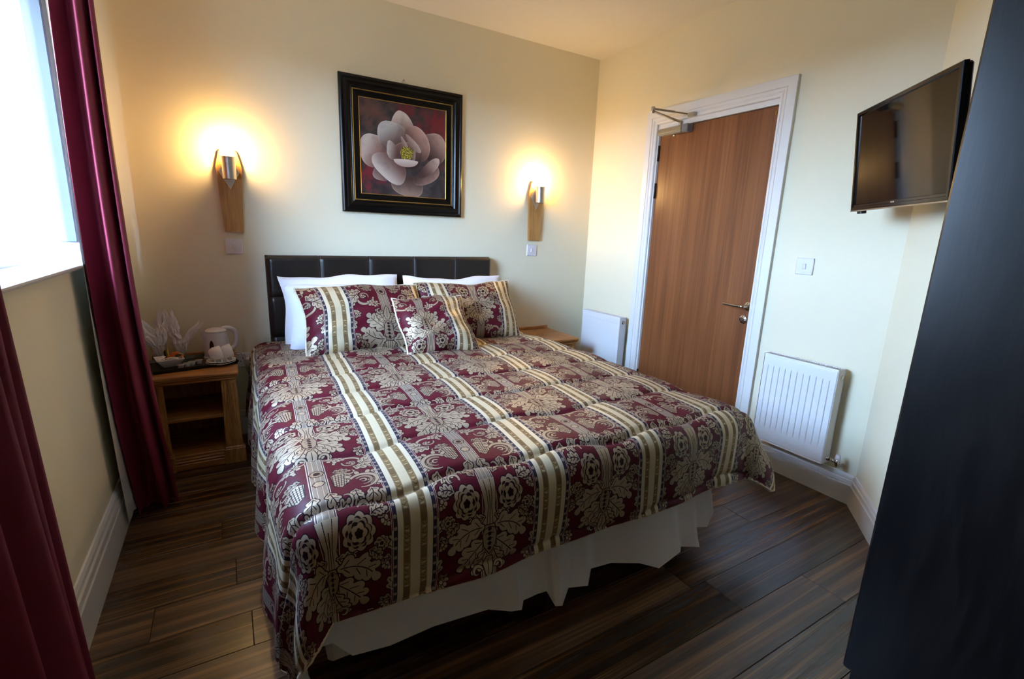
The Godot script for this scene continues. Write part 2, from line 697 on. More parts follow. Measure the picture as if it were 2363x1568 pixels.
func damask_image() -> Image:
	loom = Image.create(DW, DH, false, Image.FORMAT_RGB8)
	loom.fill(rgb(82, 15, 31))
	# ribbon up the middle
	band(0, 23, rgb(142, 128, 112))
	for u in [[21.0, 23.0], [16.5, 18.0], [6.0, 7.2]]:
		band(u[0], u[1], rgb(206, 192, 170))
	band(18.0, 21.0, rgb(66, 48, 54))
	# leafy edge along the stripe
	for v in [30.0, 140.0, 250.0, 360.0, 470.0]:
		leaf(Vector2(150, v + 52), 190, 52, 17, 3, -60)
		leaf(Vector2(146, v + 74), 250, 30, 12, 2, 60, TAN2)
		berries(Vector2(136, v + 92), 4.6, 5, 10)
	# great scroll with a leafy head, berries in its crook
	curl(Vector2(92, 300), 44, 26, -175, 80, 13, 6)
	leaf(Vector2(122, 318), 150, 66, 22, 4, -70)
	leaf(Vector2(98, 330), 60, 50, 18, 3, 70)
	curl(Vector2(92, 300), 22, 7, 200, -140, 8, 4, TAN2)
	berries(Vector2(58, 262), 6.0, 10, 22)
	berries(Vector2(94, 300), 4.0, 5, 9)
	# lattice horn with a curled lip
	lined(PackedVector2Array([Vector2(32, 366), Vector2(50, 356), Vector2(74, 360), Vector2(84, 384), Vector2(72, 416), Vector2(52, 436), Vector2(34, 424)]), TAN)
	for k in 6:
		stroke(PackedVector2Array([Vector2(35 + k * 8, 364), Vector2(34 + k * 6, 430)]), 2.0, INK)
		stroke(PackedVector2Array([Vector2(33, 374 + k * 10), Vector2(80 - k * 3, 368 + k * 11)]), 2.0, INK)
	curl(Vector2(84, 356), 17, 8, 170, -70, 8, 4)
	leaf(Vector2(40, 346), 105, 46, 14, 3, -40, TAN2)
	# shell of three ribs with a frill
	for k in 6:
		var fa := deg_to_rad(-135 + k * 34)
		var fd := Vector2(cos(fa), sin(fa))
		var fb := blade(Vector2(108, 424) + fd * 36, fd, 24, 8)
		lined(fb, TAN)
	curl(Vector2(108, 424), 36, 36, -150, 110, 13, 9)
	curl(Vector2(108, 424), 22, 21, -140, 100, 9, 7, TAN2)
	curl(Vector2(108, 424), 9, 6, -160, 160, 7, 4)
	leaf(Vector2(82, 462), 345, 50, 16, 3, 50)
	leaf(Vector2(118, 470), 20, 58, 18, 3, -70)
	# fan and curls between one shell and the next pair of roses
	curl(Vector2(52, 486), 24, 10, 170, -110, 10, 5)
	leaf(Vector2(18, 452), 10, 64, 17, 3, 24)
	leaf(Vector2(30, 520), 160, 44, 14, 2, -50, TAN2)
	curl(Vector2(92, 516), 18, 8, -200, 60, 9, 4)
	# neck that opens downwards into the bouquet
	weave(PackedVector2Array([Vector2(-26, -18), Vector2(26, -18), Vector2(16, 44), Vector2(28, 96), Vector2(-28, 96), Vector2(-16, 44)]), TAN)
	stroke(PackedVector2Array([Vector2(26, -18), Vector2(16, 44), Vector2(28, 96)]), 2.2, INK)
	stroke(PackedVector2Array([Vector2(10, -16), Vector2(5, 40), Vector2(10, 96)]), 1.8, INK)
	stroke(PackedVector2Array([Vector2(0, 6), Vector2(0, 90)]), 1.6, INK)
	leaf(Vector2(16, 66), 75, 52, 15, 3, 50)
	# great leaves, outwards and down
	leaf(Vector2(18, 96), 100, 118, 34, 3, -70)
	leaf(Vector2(14, 132), 50, 104, 32, 3, -10)
	leaf(Vector2(12, 160), 14, 76, 20, 3, 30)
	# roses
	rose(Vector2(68, 22), 40)
	rose(Vector2(122, 58), 20)
	leaf(Vector2(100, -6), 130, 44, 14, 3, -60)
	leaf(Vector2(92, 66), 60, 44, 14, 3, -30, TAN2)
	# cone at the heart and the pendant below it
	lined(PackedVector2Array([Vector2(-13, 92), Vector2(13, 92), Vector2(21, 120), Vector2(17, 152), Vector2(0, 176), Vector2(-17, 152), Vector2(-21, 120)]), TAN2)
	for k in 5:
		stroke(PackedVector2Array([Vector2(-16 + k * 3, 104 + k * 14), Vector2(0, 96 + k * 17)]), 1.6, INK)
		stroke(ring_points(Vector2(0, 104 + k * 14), 5.0, 1, 0.0), 1.2, INK)
	lined(PackedVector2Array([Vector2(-8, 184), Vector2(8, 184), Vector2(15, 208), Vector2(9, 234), Vector2(0, 250), Vector2(-9, 234), Vector2(-15, 208)]), TAN)
	stroke(PackedVector2Array([Vector2(0, 192), Vector2(0, 236)]), 2.0, INK)
	curl(Vector2(34, 222), 16, 6, -170, 120, 9, 4)
	curl(Vector2(34, 248), 12, 5, 160, -100, 8, 4)
	lined(ring_points(Vector2(0, 336), 17, 8, 0.2), TAN2)
	stroke(ring_points(Vector2(0, 336), 8, 5, 0.2), 1.5, INK)
	lined(ring_points(Vector2(0, 392), 13, 6, 0.2), TAN)
	# satin stripe
	band(147, 148.6, rgb(190, 176, 158))
	band(151, 152.4, rgb(190, 176, 158))
	band(152.4, 163, rgb(44, 40, 56))
	band(163, 178, rgb(222, 208, 178))
	band(178, 197, rgb(146, 122, 86))
	band(197, 211, rgb(216, 200, 166))
	for k in 22:
		var v := k * 25.0
		# leafy figure woven into the stripe
		stroke(PackedVector2Array([Vector2(181, v), Vector2(188, v + 7), Vector2(194, v + 4)]), 2.4, rgb(104, 82, 52))
		stroke(PackedVector2Array([Vector2(194, v + 11), Vector2(186, v + 17), Vector2(181, v + 14)]), 2.4, rgb(104, 82, 52))
		stroke(PackedVector2Array([Vector2(184, v + 21), Vector2(191, v + 22)]), 3.0, rgb(206, 186, 148))
		stroke(PackedVector2Array([Vector2(203, v + 3), Vector2(207, v + 9), Vector2(203, v + 15)]), 1.6, rgb(210, 194, 158))
		if k % 4 == 0: weave(PackedVector2Array([Vector2(180, v), Vector2(195, v), Vector2(195, v + 34), Vector2(180, v + 34)]), rgb(116, 94, 64))
		lined(ring_points(Vector2(157.5, v + 9), 5.0, 5, 0.25), rgb(150, 138, 126), 0.8)
	loom.generate_mipmaps()
	return loom


# ==================================================================== the flower painting
func painting_image() -> Image:
	var s := 512
	var img := Image.create(s, s, false, Image.FORMAT_RGB8)
	var n := FastNoiseLite.new()
	n.seed = 5
	n.frequency = 0.012
	n.fractal_octaves = 4
	# [centre, half sizes, turn, rim colour, heart colour, direction of the heart]
	var petals := [
		[Vector2(0.47, 0.24), Vector2(0.135, 0.17), 0.0, rgb(214, 196, 180), rgb(112, 66, 54), Vector2(0.1, 1), 0.5],
		[Vector2(0.15, 0.53), Vector2(0.16, 0.175), 0.25, rgb(206, 186, 170), rgb(122, 76, 66), Vector2(0.9, 0.5), 0.0],
		[Vector2(0.86, 0.43), Vector2(0.15, 0.175), -0.3, rgb(190, 152, 136), rgb(60, 34, 32), Vector2(-0.8, 0.7), 0.1],
		[Vector2(0.23, 0.77), Vector2(0.10, 0.08), 0.2, rgb(150, 118, 108), rgb(60, 36, 34), Vector2(0.7, -0.6), 0.0],
		[Vector2(0.54, 0.89), Vector2(0.19, 0.115), 0.05, rgb(166, 138, 122), rgb(58, 34, 30), Vector2(0.1, -1), 0.0],
		[Vector2(0.77, 0.75), Vector2(0.18, 0.085), -0.55, rgb(178, 138, 122), rgb(52, 30, 28), Vector2(-0.6, -0.6), 0.0],
		[Vector2(0.80, 0.66), Vector2(0.17, 0.06), -0.75, rgb(208, 176, 158), rgb(74, 44, 40), Vector2(-0.8, 0.6), 0.3],
		[Vector2(0.35, 0.36), Vector2(0.16, 0.165), 0.2, rgb(192, 184, 174), rgb(94, 62, 56), Vector2(0.5, 0.8), 0.0],
		[Vector2(0.66, 0.39), Vector2(0.125, 0.20), -0.5, rgb(206, 162, 142), rgb(82, 46, 42), Vector2(-0.7, 0.6), 0.1],
		[Vector2(0.55, 0.54), Vector2(0.17, 0.15), 0.0, rgb(128, 88, 78), rgb(48, 28, 26), Vector2(0, 0.5), 0.0],
		[Vector2(0.33, 0.70), Vector2(0.215, 0.135), 0.6, rgb(226, 208, 194), rgb(92, 56, 50), Vector2(0.7, -0.7), 0.1],
		[Vector2(0.36, 0.51), Vector2(0.07, 0.105), -0.4, rgb(216, 198, 184), rgb(84, 54, 50), Vector2(0.9, 0.2), 0.4],
		[Vector2(0.60, 0.41), Vector2(0.04, 0.125), -0.75, rgb(222, 202, 186), rgb(104, 68, 60), Vector2(-0.6, 0.5), 0.6],
		[Vector2(0.50, 0.43), Vector2(0.028, 0.095), -0.45, rgb(212, 190, 176), rgb(96, 62, 56), Vector2(-0.7, 0.4), 0.6],
		[Vector2(0.61, 0.54), Vector2(0.020, 0.075), 0.1, rgb(200, 176, 162), rgb(90, 58, 52), Vector2(-1, 0), 0.5],
	]
	for y in s:
		for x in s:
			var p := Vector2(x + 0.5, y + 0.5) / s
			var a := n.get_noise_2d(x, y)
			var b := n.get_noise_2d(x * 1.7 + 400, y * 0.8 + 90)
			var c := rgb(44, 34, 34).lerp(rgb(70, 62, 60), clampf(0.5 + a, 0.0, 1.0))
			var red := clampf(1.1 - (p - Vector2(0.92, 0.24)).length() * 2.6 + b * 0.9, 0.0, 1.0)
			red = maxf(red, clampf(0.9 - (p - Vector2(0.08, 0.80)).length() * 3.4 + a * 1.2, 0.0, 1.0))
			red = maxf(red, clampf(0.7 - (p - Vector2(0.52, 0.08)).length() * 3.4 + b, 0.0, 1.0))
			c = c.lerp(rgb(124, 22, 32), red * 0.85)
			c = c.lerp(rgb(104, 58, 44), clampf(0.9 - (p - Vector2(0.10, 0.08)).length() * 3.2 + a * 0.8, 0.0, 1.0) * 0.8)
			for q: Array in petals:
				var d := (p - (q[0] as Vector2)).rotated(-(q[2] as float))
				var h: Vector2 = q[1]
				var e := Vector2(d.x / h.x, d.y / h.y)
				# narrower towards the tip on pointed petals, and never a perfect oval
				e.x /= 1.0 - (q[6] as float) * maxf(0.0, -e.y) * 0.75
				e *= 1.0 + 0.06 * sin(atan2(e.y, e.x) * 3.0 + h.x * 40.0)
				var l := pow(absf(e.x), 2.3) + pow(absf(e.y), 2.3)
				if l < 1.0:
					var t := 0.5 + 0.5 * (p - (q[0] as Vector2)).dot((q[5] as Vector2).normalized()) / maxf(h.x, h.y)
					c = (q[3] as Color).lerp(q[4], smooth01(t * 1.15 - 0.05)).lerp(rgb(222, 206, 192), smooth01((l - 0.72) / 0.28) * 0.35 * (1.0 - t))
					c = c.lerp(c.darkened(0.25), clampf(a * 0.7, 0.0, 1.0))
			# stamens
			var k := (p - Vector2(0.53, 0.53))
			if Vector2(k.x / 0.075, k.y / 0.07).length() < 1.0 + b * 0.5:
				var w := n.get_noise_2d(x * 9.0, y * 9.0)
				c = rgb(70, 58, 18).lerp(rgb(206, 184, 60), clampf(0.5 + w * 1.6, 0.0, 1.0))
			# front lip
			var f := p - Vector2(0.515, 0.60)
			if Vector2(f.x / 0.145, f.y / 0.075).length() < 1.0 and f.y > -0.012 + f.x * f.x * 0.6:
				c = rgb(214, 194, 182).lerp(rgb(168, 134, 122), clampf(f.y / 0.08, 0.0, 1.0))
			img.set_pixel(x, y, c)
	img.generate_mipmaps()
	return img


# ==================================================================== room shell
func build_room() -> void:
	structure("wall_back", box_mesh(Vector3(XL - 0.3, -0.1, -0.2), Vector3(3.1, H + 0.02, 0), 0.0005), M.wall, "cream painted wall behind the headboard and wall lamps", "wall")
	# window wall, with the opening left free
	var st := begin()
	var x0 := XL - 0.3
	var wz0 := 0.29
	var wz1 := 1.98
	var wy0 := 1.09
	var wy1 := 2.24
	bbox(st, Vector3(x0, -0.1, -0.2), Vector3(XL, wy0, ZN + 0.2), 0.0005)
	bbox(st, Vector3(x0, wy1, -0.2), Vector3(XL, H + 0.02, ZN + 0.2), 0.0005)
	bbox(st, Vector3(x0, wy0 - 0.001, -0.2), Vector3(XL, wy1 + 0.001, wz0), 0.0005)
	bbox(st, Vector3(x0, wy0 - 0.001, wz1), Vector3(XL, wy1 + 0.001, ZN + 0.2), 0.0005)
	structure("wall_left", done(st), M.wall, "cream painted wall with the window opening", "wall")
	# door wall, with the doorway left free
	st = begin()
	bbox(st, Vector3(XR, -0.1, -0.2), Vector3(XR + 0.16, H + 0.02, 0.655), 0.0005)
	bbox(st, Vector3(XR, -0.1, 1.571), Vector3(XR + 0.16, H + 0.02, 2.4), 0.0005)
	bbox(st, Vector3(XR, 2.015, 0.654), Vector3(XR + 0.16, H + 0.02, 1.572), 0.0005)
	structure("wall_right", done(st), M.wall, "cream painted wall with the brown door", "wall")
	var up := Transform3D(Basis(Vector3(1, 0, 0), Vector3(0, 0, 1), Vector3(0, 1, 0)), Vector3.ZERO)
	st = begin()
	prism(st, PackedVector2Array([Vector2(XR, 2.203), Vector2(2.40, 2.612), Vector2(2.50, 2.74), Vector2(XR + 0.1, 2.36)]), up, -0.1, H + 0.02)
	structure("wall_angled", done(st), M.wall, "short slanting cream wall behind the television", "wall")
	structure("wall_wardrobe", box_mesh(Vector3(2.40, -0.1, 2.61), Vector3(2.55, H + 0.02, ZN + 0.2), 0.0005), M.wall, "cream wall behind the dark wardrobe", "wall")
	structure("wall_front", box_mesh(Vector3(x0, -0.1, ZN), Vector3(2.6, H + 0.02, ZN + 0.2), 0.0005), M.wall, "cream wall opposite the headboard", "wall")
	structure("ceiling", box_mesh(Vector3(x0, H, -0.2), Vector3(3.1, H + 0.15, ZN + 0.2), 0.0005), M.ceiling, "plain off-white ceiling", "ceiling")
	# skirting boards
	var prof := [Vector2(0, 0), Vector2(0.018, 0), Vector2(0.018, 0.098), Vector2(0.0155, 0.101), Vector2(0.0125, 0.102), Vector2(0.0125, 0.105), Vector2(0.0165, 0.107), Vector2(0.0155, 0.124), Vector2(0.013, 0.127), Vector2(0.010, 0.128), Vector2(0.010, 0.131), Vector2(0.013, 0.133), Vector2(0.011, 0.143), Vector2(0.006, 0.151), Vector2(0, 0.152)]
	skirting("baseboard_back", prof, [[Vector3(XL, 0, 0), Vector3(XR, 0, 0), Vector3(0, 0, 1)]], 1.0, "white moulded skirting board along the headboard wall")
	skirting("baseboard_left", prof, [[Vector3(XL, 0, 0.018), Vector3(XL, 0, ZN), Vector3(1, 0, 0)]], 1.32, "white moulded skirting board under the window")
	skirting("baseboard_right", prof, [[Vector3(XR, 0, 0.018), Vector3(XR, 0, 0.582), Vector3(-1, 0, 0)], [Vector3(XR, 0, 1.613), Vector3(XR, 0, 2.203), Vector3(-1, 0, 0)]], 1.0, "white moulded skirting board below the ribbed radiator")
	skirting("baseboard_angled", prof, [[Vector3(XR, 0, 2.203), Vector3(2.40, 0, 2.612), Vector3(-0.625, 0, -0.781)]], 1.0, "white moulded skirting board on the slanting wall")


func skirting(called: String, prof: Array, runs: Array, tall: float, label: String) -> void:
	var st := begin()
	for r: Array in runs:
		var a: Vector3 = r[0]
		var b: Vector3 = r[1]
		var n: Vector3 = r[2]
		var poly := PackedVector2Array()
		for p: Vector2 in prof: poly.append(Vector2(p.x, p.y * tall))
		var dir := (b - a).normalized()
		# local x out of the wall, local y up, local z along the wall
		prism(st, poly, Transform3D(Basis(n, Vector3.UP, dir), a), 0.0, a.distance_to(b))
	structure(called, done(st), M.gloss_white, label, "skirting board")


func build_floor() -> void:
	var fl := structure("floor", box_mesh(Vector3(XL - 0.3, -0.12, -0.2), Vector3(3.1, -0.008, ZN + 0.2), 0.0005), M.groove, "dark walnut plank floor running across the room", "floor")
	var wide := 0.157
	var long := 1.26
	# end joints that the photograph shows, by row
	var seen := {6: 0.208, 8: 0.256, 10: 0.297, 14: 1.79, 5: 0.62, 7: 0.70, 9: 0.02, 11: 0.78, 12: 1.05, 13: 0.45, 15: 0.9, 16: 1.35, 17: 0.3}
	var row := 0
	var z := 0.967 - wide * 7
	var count := 0
	while z < 4.4:
		var z0 := maxf(z, -0.1)
		var z1 := z + wide
		if z1 - z0 > 0.01:
			var joint: float = seen[row - 1] if seen.has(row - 1) else rng.randf_range(0.0, long)
			var x := joint
			while x > XL: x -= long
			while x < XR:
				var a := maxf(x, XL - 0.05)
				var b := minf(x + long, XR + 0.05)
				if b - a > 0.02:
					var c := Vector3((a + b) * 0.5, 0, (z0 + z1) * 0.5)
					var h := Vector3((b - a) * 0.5 - 0.0007, 0, (z1 - z0) * 0.5 - 0.0005)
					var o := part("plank", box_mesh(Vector3(-h.x, -0.0085, -h.z), Vector3(h.x, 0, h.z), 0.0012), M.planks[(row * 5 + count * 7 + (row / 2)) % M.planks.size()], fl)
					o.position = c
					count += 1
				x += long
		z += wide
		row += 1


func build_window() -> void:
	var w := thing("window_1", "bright window over the white sill between red curtains", "window", Vector3(XL, 1.09, 1.135), "", "structure")
	var z0 := 0.29 - 1.135
	var z1 := 1.98 - 1.135
	var top := 2.24 - 1.09
	var st := begin()
	var d0 := -0.165
	var d1 := -0.095
	bbox(st, Vector3(d0, 0, z0), Vector3(d1, 0.062, z1), 0.006)
	bbox(st, Vector3(d0, top - 0.062, z0), Vector3(d1, top, z1), 0.006)
	part("window_frame", done(st), M.gloss_white, w)
	for s in [z0 + 0.041, z1 - 0.041]:
		var pst := part("window_post", box_mesh(Vector3(d0, 0.0625, s - 0.040), Vector3(d1, top - 0.0625, s + 0.040), 0.006), M.frame_grey, w)
		tag(pst, "dark grey upright of the window frame")
	part("pane", box_mesh(Vector3(-0.132, 0.055, z0 + 0.055), Vector3(-0.128, top - 0.055, z1 - 0.055), 0.0005), M.glass, w)
	st = begin()
	bbox(st, Vector3(-0.10, -0.002, z0 + 0.001), Vector3(0.002, 0.020, z1 - 0.001), 0.002)
	bbox(st, Vector3(0.0, -0.002, z0 - 0.04), Vector3(0.034, 0.020, z1 + 0.04), 0.008)
	part("window_sill", done(st), M.gloss_white, w)


# ==================================================================== door
func build_door() -> void:
	var d := thing("door_1", "plain brown wooden door in a white moulded frame", "door", Vector3(XR, 0, 1.113), "", "structure")
	var a := 0.689 - 1.113
	var b := 1.537 - 1.113
	var leaf_ := part("door_leaf", box_mesh(Vector3(0.012, 0.008, a), Vector3(0.056, 1.98, b), 0.002), M.door_wood, d)
	# lining and stop round the leaf
	var st := begin()
	for s in [[a - 0.035, a - 0.003], [b + 0.003, b + 0.035]]:
		bbox(st, Vector3(-0.001, 0, s[0]), Vector3(0.16, 2.015, s[1]), 0.001)
	bbox(st, Vector3(-0.001, 1.983, a - 0.004), Vector3(0.16, 2.015, b + 0.004), 0.001)
	part("door_lining", done(st), M.gloss_white, d)
	part("door_stop", box_mesh(Vector3(0.06, 0, a - 0.004), Vector3(0.075, 1.984, b + 0.004), 0.001), M.gloss_white, d)
	# moulded casing, one board per side
	var o0 := 0.582 - 1.113
	var o1 := 1.613 - 1.113
	var top := 2.105
	var pts := [Vector3(0, 0, o0), Vector3(0, top, o0), Vector3(0, top, o1), Vector3(0, 0, o1)]
	var mit := [Vector3(0, 0, 1), Vector3(0, -1, 1), Vector3(0, -1, -1), Vector3(0, 0, -1)]
	var prof := [Vector2(0, 0), Vector2(0, 0.020), Vector2(0.002, 0.022), Vector2(0.046, 0.022), Vector2(0.048, 0.018), Vector2(0.051, 0.018), Vector2(0.053, 0.021), Vector2(0.064, 0.019), Vector2(0.070, 0.014), Vector2(0.074, 0.014), Vector2(0.076, 0.017), Vector2(0.088, 0.014), Vector2(0.092, 0.008), Vector2(0.092, -0.002)]
	for k in 3:
		st = begin()
		moulding(st, [pts[k], pts[k + 1]], [mit[k], mit[k + 1]], Vector3(-1, 0, 0), prof, false)
		part("casing_board", done(st), M.gloss_white, d)
	# hinges on the far side
	for y in [1.83, 1.585, 0.25]:
		var hg := part("hinge", tube_mesh([Vector3(0.006, y - 0.05, a - 0.001), Vector3(0.006, y + 0.05, a - 0.001)], 0.008, 8), M.dark_metal, leaf_)
		tag(hg, "dark metal hinge")
	# lever handle
	var hx := 0.012
	var hp := Vector3(hx, 0.895, 1.502 - 1.113)
	var along := Transform3D(Basis(Vector3(0, 1, 0), Vector3(-1, 0, 0), Vector3(0, 0, 1)), hp)
	var rose_ := part("handle", lathe_mesh([Vector2(0, 0), Vector2(0.026, 0), Vector2(0.026, 0.006), Vector2(0.023, 0.009), Vector2(0.012, 0.010), Vector2(0.011, 0.012), Vector2(0, 0.012)], 28, along), M.chrome, leaf_)
	tag(rose_, "chrome lever handle on a round rose")
	var lev := spline([hp + Vector3(-0.008, 0, 0), hp + Vector3(-0.040, 0, 0), hp + Vector3(-0.052, 0, -0.014), hp + Vector3(-0.052, -0.001, -0.05), hp + Vector3(-0.050, 0, -0.10), hp + Vector3(-0.046, 0.002, -0.135)], 6)
	part("lever", tube_mesh(lev, 0.0085, 12), M.chrome, rose_)
	var lp := Vector3(hx, 0.815, 1.481 - 1.113)
	along.origin = lp
	var lock := part("lock", lathe_mesh([Vector2(0, 0), Vector2(0.025, 0), Vector2(0.025, 0.006), Vector2(0.022, 0.009), Vector2(0.010, 0.010), Vector2(0.009, 0.022), Vector2(0, 0.022)], 28, along), M.chrome, leaf_)
	tag(lock, "chrome thumb-turn lock plate")
	st = begin()
	bbox(st, lp + Vector3(-0.042, -0.006, -0.005), lp + Vector3(-0.020, 0.014, 0.004), 0.003)
	part("thumb_turn", done(st), M.chrome, lock)
	# tiny brass catch at the top corner
	st = begin()
	bbox(st, Vector3(0.006, 1.935, 1.497 - 1.113), Vector3(0.013, 1.955, 1.503 - 1.113), 0.001)
	part("catch", done(st), M.gold, leaf_)
	# overhead closer
	var cz := -1.113
	st = begin()
	bbox(st, Vector3(-0.040, 1.932, 0.705 + cz), Vector3(0.012, 1.975, 0.905 + cz), 0.006)
	bbox(st, Vector3(-0.044, 1.945, 0.704 + cz), Vector3(-0.038, 1.962, 0.904 + cz), 0.002)
	var closer := part("closer", done(st), M.steel, leaf_)
	tag(closer, "metal overhead door closer with a folded arm")
	st = begin()
	bbox(st, Vector3(-0.042, 1.930, 0.905 + cz), Vector3(0.012, 1.977, 0.955 + cz), 0.005)
	part("end_cap", done(st), M.grey_plastic, closer)
	part("adjuster", tube_mesh([Vector3(-0.015, 1.935, 0.83 + cz), Vector3(-0.015, 1.915, 0.83 + cz)], 0.008, 12), M.chrome, closer)
	part("spindle", tube_mesh([Vector3(-0.014, 1.97, 0.87 + cz), Vector3(-0.014, 2.006, 0.87 + cz)], 0.010, 12), M.steel, closer)
	var elbow := Vector3(-0.21, 2.052, 0.815 + cz)
	st = begin()
	arm_bar(st, Vector3(-0.014, 2.0, 0.87 + cz), elbow + Vector3(0, -0.008, 0), 0.011, 0.004)
	part("main_arm", done(st), M.steel, closer)
	st = begin()
	arm_bar(st, elbow + Vector3(0, 0.006, 0), elbow.lerp(Vector3(-0.03, 2.024, 0.955 + cz), 0.55) + Vector3(0, 0.006, 0), 0.008, 0.005)
	tube(st, [elbow.lerp(Vector3(-0.03, 2.024, 0.955 + cz), 0.45) + Vector3(0, 0.006, 0), Vector3(-0.03, 2.028, 0.955 + cz)], 0.0045, 8)
	part("forearm", done(st), M.steel, closer)
	part("elbow_joint", tube_mesh([elbow + Vector3(0, -0.018, 0), elbow + Vector3(0, 0.018, 0)], 0.012, 14), M.steel, closer)
	st = begin()
	bbox(st, Vector3(-0.045, 2.012, 0.945 + cz), Vector3(-0.016, 2.036, 0.995 + cz), 0.003)
	part("arm_bracket", done(st), M.steel, closer)


# a flat bar from a to b
func arm_bar(st: SurfaceTool, a: Vector3, b: Vector3, half_wide: float, half_thick: float) -> void:
	var l := a.distance_to(b)
	var X := Transform3D(basis_from(b - a, Vector3.UP), a)
	bbox(st, Vector3(-half_wide, -half_thick, -half_wide), Vector3(l + half_wide, half_thick, half_wide), 0.002, X)


# ==================================================================== bed
func build_bed() -> void:
	var bed := thing("bed", "double divan bed with a dark brown leather headboard", "bed", Vector3(1.24, 0, 0.1))
	var o := Vector3(1.24, 0, 0.1)
	part("divan_base", box_mesh(Vector3(0.47, 0.10, 0.10) - o, Vector3(2.01, 0.34, 2.035) - o, 0.012), M.ticking, bed)
	part("mattress", box_mesh(Vector3(0.48, 0.342, 0.10) - o, Vector3(2.0, 0.560, 2.02) - o, 0.05), M.linen, bed)
	for p in [Vector3(0.56, 0, 0.2), Vector3(1.92, 0, 0.2), Vector3(0.56, 0, 1.94), Vector3(1.92, 0, 1.94)]:
		part("foot", lathe_mesh([Vector2(0, 0), Vector2(0.024, 0), Vector2(0.028, 0.006), Vector2(0.028, 0.09), Vector2(0.034, 0.10), Vector2(0, 0.10)], 16, Transform3D(Basis.IDENTITY, p - o)), M.black_satin, bed)
	# headboard: a padded slab in three rows of five stitched panels
	var x0 := 0.5017
	var x1 := 1.9743
	var y1 := 1.0873
	var head := part("headboard", box_mesh(Vector3(x0 + 0.004, 0.36, 0.006) - o, Vector3(x1 - 0.004, y1 - 0.004, 0.070) - o, 0.014), M.leather, bed)
	tag(head, "dark brown leather headboard in stitched panels")
	var rows := [0.362, 0.604, 0.846, y1]
	for r in 3:
		for c in 5:
			var a := x0 + (x1 - x0) * c / 5.0
			var b := x0 + (x1 - x0) * (c + 1) / 5.0
			var mesh := padded_panel(b - a - 0.003, rows[r + 1] - rows[r] - 0.003, c == 0, c == 4, r == 2)
			var pn := part("panel", mesh, M.leather, head)
			pn.position = Vector3((a + b) * 0.5, (rows[r] + rows[r + 1]) * 0.5, 0.070) - o
	# pale stitching along the seams
	for c in range(1, 5):
		var x := x0 + (x1 - x0) * c / 5.0
		var st := begin()
		for s in [-1.0, 1.0]:
			bbox(st, Vector3(x + s * 0.0048 - 0.0008, 0.37, 0.078) - o, Vector3(x + s * 0.0048 + 0.0008, y1 - 0.006, 0.0815) - o, 0.0003)
		part("stitching", done(st), M.seam, head)


func padded_panel(w: float, h: float, edge_l: bool, edge_r: bool, edge_t: bool) -> ArrayMesh:
	var st := begin(true)
	var f := func(u: float, v: float) -> Vector3:
		var a := u * 2.0 - 1.0
		var b := v * 2.0 - 1.0
		var ea := pow(absf(a), 14.0)
		var eb := pow(absf(b), 14.0)
		var z := 0.0105 * (1.0 - ea) * (1.0 - eb) + 0.003
		# the outer edges of the headboard roll back to the wall
		var back := 0.0
		if edge_l and a < -0.8: back = pow((-a - 0.8) / 0.2, 4.0)
		if edge_r and a > 0.8: back = pow((a - 0.8) / 0.2, 4.0)
		if edge_t and b > 0.8: back = maxf(back, pow((b - 0.8) / 0.2, 4.0))
		z -= 0.05 * back
		return Vector3(a * w * 0.5, b * h * 0.5, z + 0.006)
	sheet(st, 24, 20, f, plain_uv, true)
	return done(st)


# ------------------------------------------------------------------ comforter
const BXL := 0.482
const BXR := 2.055
const BZF := 2.055
const BTOP := 0.585
const DROP_L := 0.47
const DROP_R := 0.37
const DROP_F := 0.300


